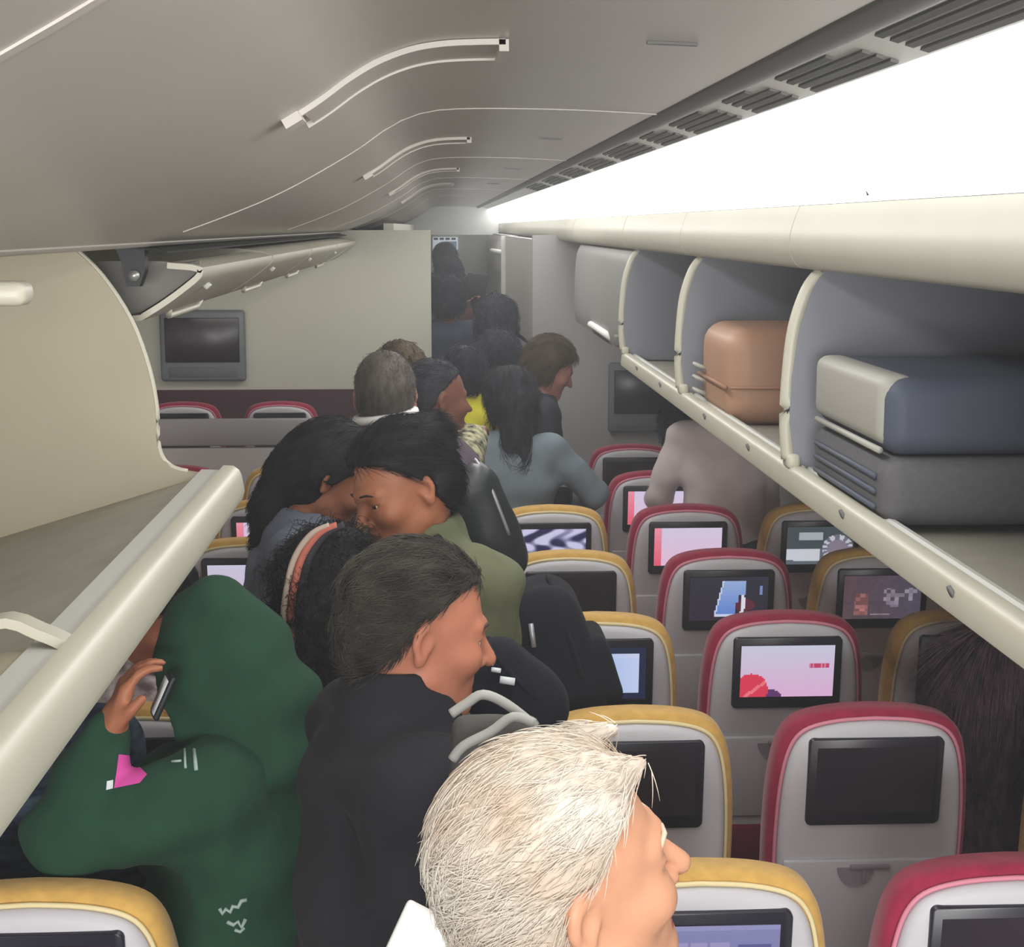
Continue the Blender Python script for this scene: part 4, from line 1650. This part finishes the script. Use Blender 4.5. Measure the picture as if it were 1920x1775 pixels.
# 5. smiling woman in the olive jacket
E_ = Person(at(752, 914, 3.3), 122, 'smiling person with tied back dark hair in an olive green jacket, facing left', S_brown,
            tied_hair(t=0.016, kind='bun', bun=(0, -0.098, 0.062), r=0.052, recede=0.026, seed=5.0), H_black,
            fabric('olive_jacket', (104, 108, 82)), F_jean, res=0.010, fine=0.005, lean=11, head_rot=(0, 9, 6), hs=1.06,
            top=jacket(0.034, collar=0.05, folds=0.010), top_name='jacket', eyebrow=mat('brow_black', (34, 28, 28), 0.8), build=1.05)

strands(E_, 4500, 0.05, 0.0005, H_black, comb_back, seed=5, lift=0.05, jitter=0.15, where=lambda p: (p[:, 2] > 0.035) | (p[:, 1] < -0.035))

# 6. woman in the grey jacket with long black hair
Fp = Person(at(622, 893, 3.86), -82, 'person with long black hair and a grey jacket looking down to the right', S_brown,
            tied_hair(t=0.017, kind='tail', seed=6.0, low=0.03, recede=0.008, tail=([(0, -0.075, 0.02), (0, -0.098, -0.05), (0, -0.092, -0.13), (0.0, -0.06, -0.22)], [0.050, 0.048, 0.044, 0.030])), H_black,
            fabric('grey_jacket', (112, 118, 134)), F_navy, res=0.010, fine=0.006, lean=12, head_rot=(0, 20, 0), hs=1.06,
            top=jacket(0.030, collar=0.0), top_name='jacket', eyebrow=mat('brow_black', (34, 28, 28), 0.8))

# 7, 8, 9. three men further up the aisle
G = Person(at(722, 742, 4.5), 4, 'person with a close grey haircut and a pale collar, seen from behind', S_rose,
           short_hair(t=0.006, recede=0.0, amp=0.001, seed=7.0), H_buzz, fabric('mauve_grey_jacket', (86, 76, 86)), F_navy, res=0.012, fine=0.008, eyes=False,
           top=jacket(0.026, collar=0.0), top_name='jacket')
bm = bmesh.new()
cpts = []
for k in range(24):
    a = 2 * math.pi * k / 24
    q = G.neck + G.T @ np.array([0.078 * math.cos(a), 0.078 * math.sin(a) - 0.008, 0.085 + 0.012 * math.cos(a)])
    cpts.append(tuple(q * G.s))
add_tube(bm, cpts + cpts[:1], 0.013, 8)
bm_obj('collar', bm, M_white, G.root, True)

M_camo = mat('fabric_camo', (176, 172, 140), 0.9, 0.1, noise=0.5, nscale=38, rgb2=(40, 44, 44), bump=0.1)
Hm = Person(at(818, 748, 4.92), -66, 'person in a camouflage shirt with short dark hair facing right', S_deep,
            short_hair(t=0.006, recede=0.045, amp=0.001, seed=8.0), H_soft, M_camo, F_navy, res=0.012, fine=0.008, head_rot=(0, 4, 0),
            arms={'R': lambda s: (s.local(at(868, 860, 4.80)), s.local(at(884, 822, 4.98)))}, top_name='shirt', build=1.05)
I_ = Person(at(748, 712, 5.45), 20, 'person with olive brown hair mostly hidden behind the grey cropped head', S_rose,
            short_hair(t=0.016, amp=0.002, seed=9.0), H_brown, fabric('dark_top', (66, 64, 70)), F_navy, res=0.014, eyes=False)
M_yellow = fabric('yellow_top', (214, 206, 62))
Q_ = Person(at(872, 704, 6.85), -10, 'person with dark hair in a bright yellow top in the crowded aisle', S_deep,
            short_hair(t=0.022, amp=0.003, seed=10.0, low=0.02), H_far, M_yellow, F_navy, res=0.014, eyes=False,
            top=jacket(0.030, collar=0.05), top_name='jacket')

# 10. woman with the ponytail
J_ = Person(at(956, 752, 6.27), -4, 'person in a grey blue top with a long dark ponytail, seen from behind', S_deep,
            long_hair(t=0.018, length=0.27, width=0.058, back=0.06, seed=11.0, sag=16, side=0.025, cover_ears=False),
            H_soft, fabric('grey_blue_top', (122, 134, 142), noise=0.06), F_jean, res=0.012, lean=3, head_rot=(0, 16, 0), hs=1.14, build=1.25, eyes=False,
            arms={'R': lambda s: (s.J['shR'] + np.array([0.20, 0.06, -0.20]), s.J['shR'] + np.array([0.12, 0.26, -0.30]))}, top_name='shirt')

# 11. woman in black facing right
K_ = Person(at(1032, 688, 7.15), -84, 'person in a black top facing right with chin length brown hair, looking down', S_rose,
            long_hair(t=0.018, length=0.08, width=0.070, back=0.01, seed=12.0, sag=28), H_brown, fabric('black_top', (58, 60, 70)), F_navy, res=0.012, fine=0.008,
            lean=6, head_rot=(0, 22, 0), hs=1.12, top_name='top')
# 12-18. the queue in the far aisle, haze painted into their lighter colours
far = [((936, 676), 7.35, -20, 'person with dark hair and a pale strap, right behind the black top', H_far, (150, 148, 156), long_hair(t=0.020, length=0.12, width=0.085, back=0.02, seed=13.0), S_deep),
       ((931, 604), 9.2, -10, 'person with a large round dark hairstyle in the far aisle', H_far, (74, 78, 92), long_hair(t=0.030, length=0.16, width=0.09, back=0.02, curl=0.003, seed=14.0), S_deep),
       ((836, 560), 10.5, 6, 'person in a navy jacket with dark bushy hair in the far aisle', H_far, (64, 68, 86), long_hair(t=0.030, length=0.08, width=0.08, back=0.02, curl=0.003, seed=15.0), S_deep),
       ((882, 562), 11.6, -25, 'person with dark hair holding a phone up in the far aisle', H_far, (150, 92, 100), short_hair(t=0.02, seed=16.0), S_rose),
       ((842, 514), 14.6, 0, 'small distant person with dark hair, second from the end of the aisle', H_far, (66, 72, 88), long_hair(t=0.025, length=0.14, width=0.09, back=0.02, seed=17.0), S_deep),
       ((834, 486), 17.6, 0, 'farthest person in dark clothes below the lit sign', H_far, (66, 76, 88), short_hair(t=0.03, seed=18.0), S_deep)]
FAR = []
for i, (px, Y, yaw, lab, hm, rgb, hf, sk) in enumerate(far):
    arms = None
    if i == 3:
        arms = {'R': lambda s: (s.J['shR'] + np.array([0.06, 0.20, -0.10]), s.local(at(906, 572, 11.35))),
                'L': lambda s: (s.J['shL'] + np.array([0.02, 0.20, -0.16]), s.local(at(872, 578, 11.35)))}
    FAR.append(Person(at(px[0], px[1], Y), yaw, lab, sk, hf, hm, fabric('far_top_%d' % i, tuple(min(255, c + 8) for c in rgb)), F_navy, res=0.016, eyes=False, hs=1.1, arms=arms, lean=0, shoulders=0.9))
O_ = FAR[3]
q = O_.world(O_.J['wrR'] + np.array([0.0, 0.05, 0.10]))
fp = empty('phone', tuple(at(893, 540, 11.25)))
tag(fp, 'dark phone held up above the heads in the far aisle', 'phone')
box('case', (0, 0, 0), (0.145, 0.012, 0.20), M_black, fp, Matrix.Rotation(math.radians(8), 3, 'Y'), bevel=0.005)
nb = empty('strap', (0, 0, 0))
tag(nb, 'dark cord hanging right of the round dark hairstyle', 'cord')
bm = bmesh.new()
add_tube(bm, smooth_line([tuple(at(a, b, 9.18)) for a, b in ((948, 606), (962, 618), (975, 630), (988, 640), (998, 645))], 4), 0.010, 8)
bm_obj('cord', bm, M_black, nb, True)

# 19. person in the taupe shirt under the right bins
T_ = Person(at(1352, 745, 6.42), 0, 'person in a taupe shirt stooping under the right bins, head hidden by the rail', S_rose,
            short_hair(t=0.016, low=0.02, seed=19.0), H_wine, fabric('taupe_shirt', (206, 196, 196), noise=0.08), F_navy, res=0.012, lean=16, head_rot=(0, 25, 0), eyes=False,
            arms={'L': lambda s: (s.J['shL'] + np.array([-0.10, 0.04, -0.26]), s.J['shL'] + np.array([-0.10, 0.20, -0.38]))}, build=1.12, top_name='shirt')
U_ = Person(at(1274, 800, 7.75), -20, 'person in dark navy beyond the taupe shirt, just below the right wall monitor', S_deep,
            short_hair(t=0.025, low=0.02, seed=20.0), H_far, fabric('navy_top', (56, 62, 78)), F_navy, res=0.016, eyes=False, seated=True)

# 20. long haired person at the right edge
V_ = Person(at(1868, 1275, 3.52), -20, 'person with very long dark brown hair at the right edge of the frame', S_rose,
            long_hair(t=0.020, length=0.52, width=0.112, back=0.05, amp=0.005, seed=21.0), H_wine, fabric('plum_top', (110, 66, 78)), F_navy, res=0.010,
            eyes=False, seated=True, lean=-2, side=3, hs=1.05)
strands(V_, 6000, 0.16, 0.0009, H_wine, comb_down, seed=6, lift=0.04, jitter=0.12)

# 21. people in the left seats behind the green hoodie
W_ = Person(at(278, 1140, 3.58), -30, 'person in a pale patterned top with dark hair, half hidden by the left bin rail', S_tan,
            tied_hair(t=0.018, kind='bun', bun=(0, -0.10, -0.02), r=0.05, seed=22.0), H_black,
            mat('fabric_pale_print', (228, 218, 220), 0.9, 0.1, noise=0.4, nscale=22, rgb2=(112, 98, 106)), F_navy, res=0.010, fine=0.006, lean=4, side=26, seated=True,
            head_rot=(-78, 10, 0), hs=1.05)
X_ = Person(at(0, 1212, 2.78), 10, 'person in a navy zigzag top at the lower left edge beside the green hoodie', S_tan,
            short_hair(t=0.016, seed=23.0), H_black,
            mat('fabric_navy_zigzag', (32, 38, 58), 0.9, 0.1, noise=0.4, nscale=30, rgb2=(70, 84, 96), stretch=(0.5, 1, 2)), F_navy, res=0.011, eyes=False, seated=True)

# ------------------------------------------------------------------ bags carried in the aisle


def bag(name, lab, loc, rz, size, m, trim, tilt=0.0, cat='backpack', side=0.0, pocket=True, strap=True, loop=True):
    """soft pack: rounded body with a front pocket, zips, a grab loop and a strap; local +x is the outer face"""
    sx, sy, sz = size
    t = empty(name, tuple(loc), rz)
    tag(t, lab, cat)
    t.rotation_euler = (side, tilt, rz)
    f = lambda p: smin(rbox(p, (0, 0, 0), (sx / 2, sy / 2, sz / 2), min(sx, sy) * 0.42), ell(p, (0, 0, -sz * 0.18), (sx * 0.56, sy * 0.52, sz * 0.34)), 0.03) + 0.004 * wob(p, 30, 2.0)
    vs, q = blob(f, (-sx * 0.8, -sy * 0.8, -sz * 0.7), (sx * 0.8, sy * 0.8, sz * 0.7), 0.009)
    np_mesh('body', vs, q, m, t)
    if pocket:
        f = lambda p: rbox(p, (sx * 0.46, 0, -sz * 0.16), (sx * 0.20, sy * 0.36, sz * 0.24), min(sx * 0.19, 0.03)) + 0.002 * wob(p, 40, 1.0)
        vs, q = blob(f, (0, -sy * 0.6, -sz * 0.6), (sx, sy * 0.6, sz * 0.4), 0.008)
        np_mesh('front_pocket', vs, q, m, t)
    bm = bmesh.new()
    add_tube(bm, smooth_line([(sx * 0.25, -sy * 0.50, -sz * 0.1), (sx * 0.25, -sy * 0.44, sz * 0.28), (sx * 0.25, -sy * 0.15, sz * 0.475), (sx * 0.25, sy * 0.15, sz * 0.475),
                              (sx * 0.25, sy * 0.44, sz * 0.28), (sx * 0.25, sy * 0.5, -sz * 0.1)], 5), 0.006, 6)
    bm_obj('zip', bm, trim, t, True)
    bm = bmesh.new()
    if loop:
        add_tube(bm, smooth_line([(-sx * 0.1, -0.03, sz * 0.46), (-sx * 0.1, -0.028, sz * 0.46 + 0.035), (-sx * 0.1, 0.028, sz * 0.46 + 0.035), (-sx * 0.1, 0.03, sz * 0.46)], 4), 0.007, 6)
        bm_obj('grab_loop', bm, m, t, True)
    if strap:
        for k in (-1, 1):
            bm = bmesh.new()
            add_tube(bm, smooth_line([(-sx * 0.4, k * sy * 0.25, sz * 0.42), (-sx * 0.9, k * sy * 0.28, sz * 0.40), (-sx * 1.25, k * sy * 0.28, sz * 0.15), (-sx * 0.7, k * sy * 0.3, -sz * 0.3)], 5), 0.013, 8)
            bm_obj('strap', bm, m, t, True)
    return t


M_bagblk = fabric('black_nylon', (26, 28, 36), noise=0.10)
M_baggrey = fabric('grey_canvas', (84, 82, 80), noise=0.12)
M_trim = mat('pale_trim', (160, 160, 156), 0.6)
M_zip = mat('zip_silver', (170, 172, 176), 0.4, metal=0.5)
bp = bag('backpack', 'black backpack worn by the person in the olive jacket, before the mustard seats', at(1035, 1225, 3.44), 0.0, (0.19, 0.28, 0.34), M_bagblk, M_bagblk, tilt=-0.32, strap=False, loop=False)
bm = bmesh.new()
add_tube(bm, [(-0.02, -0.148, 0.12), (-0.03, -0.152, 0.07)], 0.006, 8)
bm_obj('zip_pull', bm, M_zip, bp, True)
gb = empty('backpack', tuple(at(930, 1425, 1.86)))
tag(gb, 'grey backpack with pale edging between the black jacket and the white-haired man', 'backpack')
Q0 = at(930, 1425, 1.86)
vs, q = blob(lambda p: smin(rbox(p @ rotx(0.3).T, (0, 0, 0), (0.055, 0.05, 0.055), 0.018), rbox(p, (0.012, 0.02, -0.08), (0.065, 0.06, 0.07), 0.03), 0.02) + 0.002 * wob(p, 60, 1.0),
             (-0.12, -0.12, -0.18), (0.12, 0.12, 0.10), 0.005)
np_mesh('body', vs, q, M_baggrey, gb)
for k, pts in enumerate((((846, 1338), (876, 1318), (906, 1302), (950, 1320), (1004, 1362)), ((848, 1424), (870, 1398), (920, 1372), (962, 1344), (1002, 1356)))):
    bm = bmesh.new()
    yy = 1.80 if k == 0 else 1.775
    add_tube(bm, smooth_line([tuple(at(a, b, yy) - Q0) for a, b in pts], 4), 0.0062, 8)
    bm_obj('edging', bm, M_trim, gb, True)
bb = bag('shoulder_bag', "black bag with white marks in front of the black-jacketed man's face", at(955, 1300, 2.62), 0.0, (0.14, 0.12, 0.20), M_bagblk, M_bagblk, tilt=-0.75, cat='bag', strap=False, pocket=False, loop=False)
bm = bmesh.new()
M4 = bb.matrix_basis.inverted()
add_tube(bm, smooth_line([M4 @ Vector(at(a, b, Y)) for a, b, Y in ((905, 1245, 2.63), (880, 1160, 2.80), (850, 1060, 3.05), (820, 1010, 3.22))], 5), 0.011, 8)
bm_obj('strap', bm, M_bagblk, bb, True)
for (a, b_, r) in ((918, 1243, 0.006), (930, 1256, 0.007), (951, 1276, 0.011)):
    bm = bmesh.new()
    q = at(a, b_, 2.545) - at(955, 1300, 2.62)
    add_tube(bm, [(-r * 0.7, 0, r * 0.9), (r * 0.7, 0, -r * 0.9)], r * 0.6, 8)
    Ri = Matrix.Rotation(-0.75, 3, 'Y').inverted()
    bm.transform(Matrix.Translation(Ri @ Vector(q)))
    bm_obj('white_mark', bm, M_whitep, bb, True)
db = bag('shoulder_bag', 'dark glossy bag behind the smiling person, below the camouflage shirt', at(905, 980, 4.45), 0.2, (0.17, 0.21, 0.36), mat('dark_leather', (44, 50, 52), 0.4, noise=0.3, nscale=20), M_zip, tilt=-0.35, cat='bag', pocket=False, strap=False, loop=False)
bm = bmesh.new()
M4 = db.matrix_basis.inverted()
db_pts = [M4 @ Vector(at(a, b, Y)) for a, b, Y in ((880, 930, 4.45), (866, 890, 4.62), (846, 868, 4.80), (828, 872, 4.95))]
add_tube(bm, smooth_line(db_pts, 5), 0.012, 8)
bm_obj('strap', bm, M_bagblk, db, True)
bm = bmesh.new()
q = A.root.matrix_basis.inverted() @ Vector(at(787, 1760, 1.36))
add_box(bm, q, (0.050, 0.010, 0.060), Matrix.Rotation(math.radians(60), 3, 'Z') @ Matrix.Rotation(math.radians(24), 3, 'Y'), bevel=0.004, seg=3)
bm_obj('collar_flap', bm, M_white, A.root, True, 40)

# combed strands on the other heads in view
for per, n_, ln, rd, hm, fl, lf, jt in ((Fp, 4000, 0.028, 0.0006, H_black, comb_down, 0.03, 0.12), (G, 3500, 0.010, 0.0006, H_buzz, comb_back, 0.2, 0.4),
                                        (Hm, 3000, 0.012, 0.0007, H_soft, comb_back, 0.2, 0.4), (I_, 1500, 0.03, 0.0008, H_brown, comb_back, 0.1, 0.4),
                                        (J_, 4500, 0.06, 0.0008, H_soft, comb_down, 0.04, 0.15), (K_, 3000, 0.045, 0.0008, H_brown, comb_down, 0.08, 0.3),
                                        (Q_, 2000, 0.04, 0.0010, H_far, comb_back, 0.2, 0.6), (U_, 800, 0.04, 0.001, H_far, comb_back, 0.2, 0.5),
                                        (W_, 2500, 0.05, 0.0006, H_black, comb_back, 0.04, 0.2)):
    strands(per, n_, ln, rd, hm, fl, seed=n_, lift=lf, jitter=jt, where=(lambda p: (p[:, 2] > 0.04) | (p[:, 1] < -0.03)) if per in (Fp, W_) else None)
for k, per in enumerate(FAR):
    strands(per, 1500, 0.05, 0.0013, H_far, comb_down if k != 3 else comb_back, seed=50 + k, lift=0.15, jitter=0.6, curl=0.10)
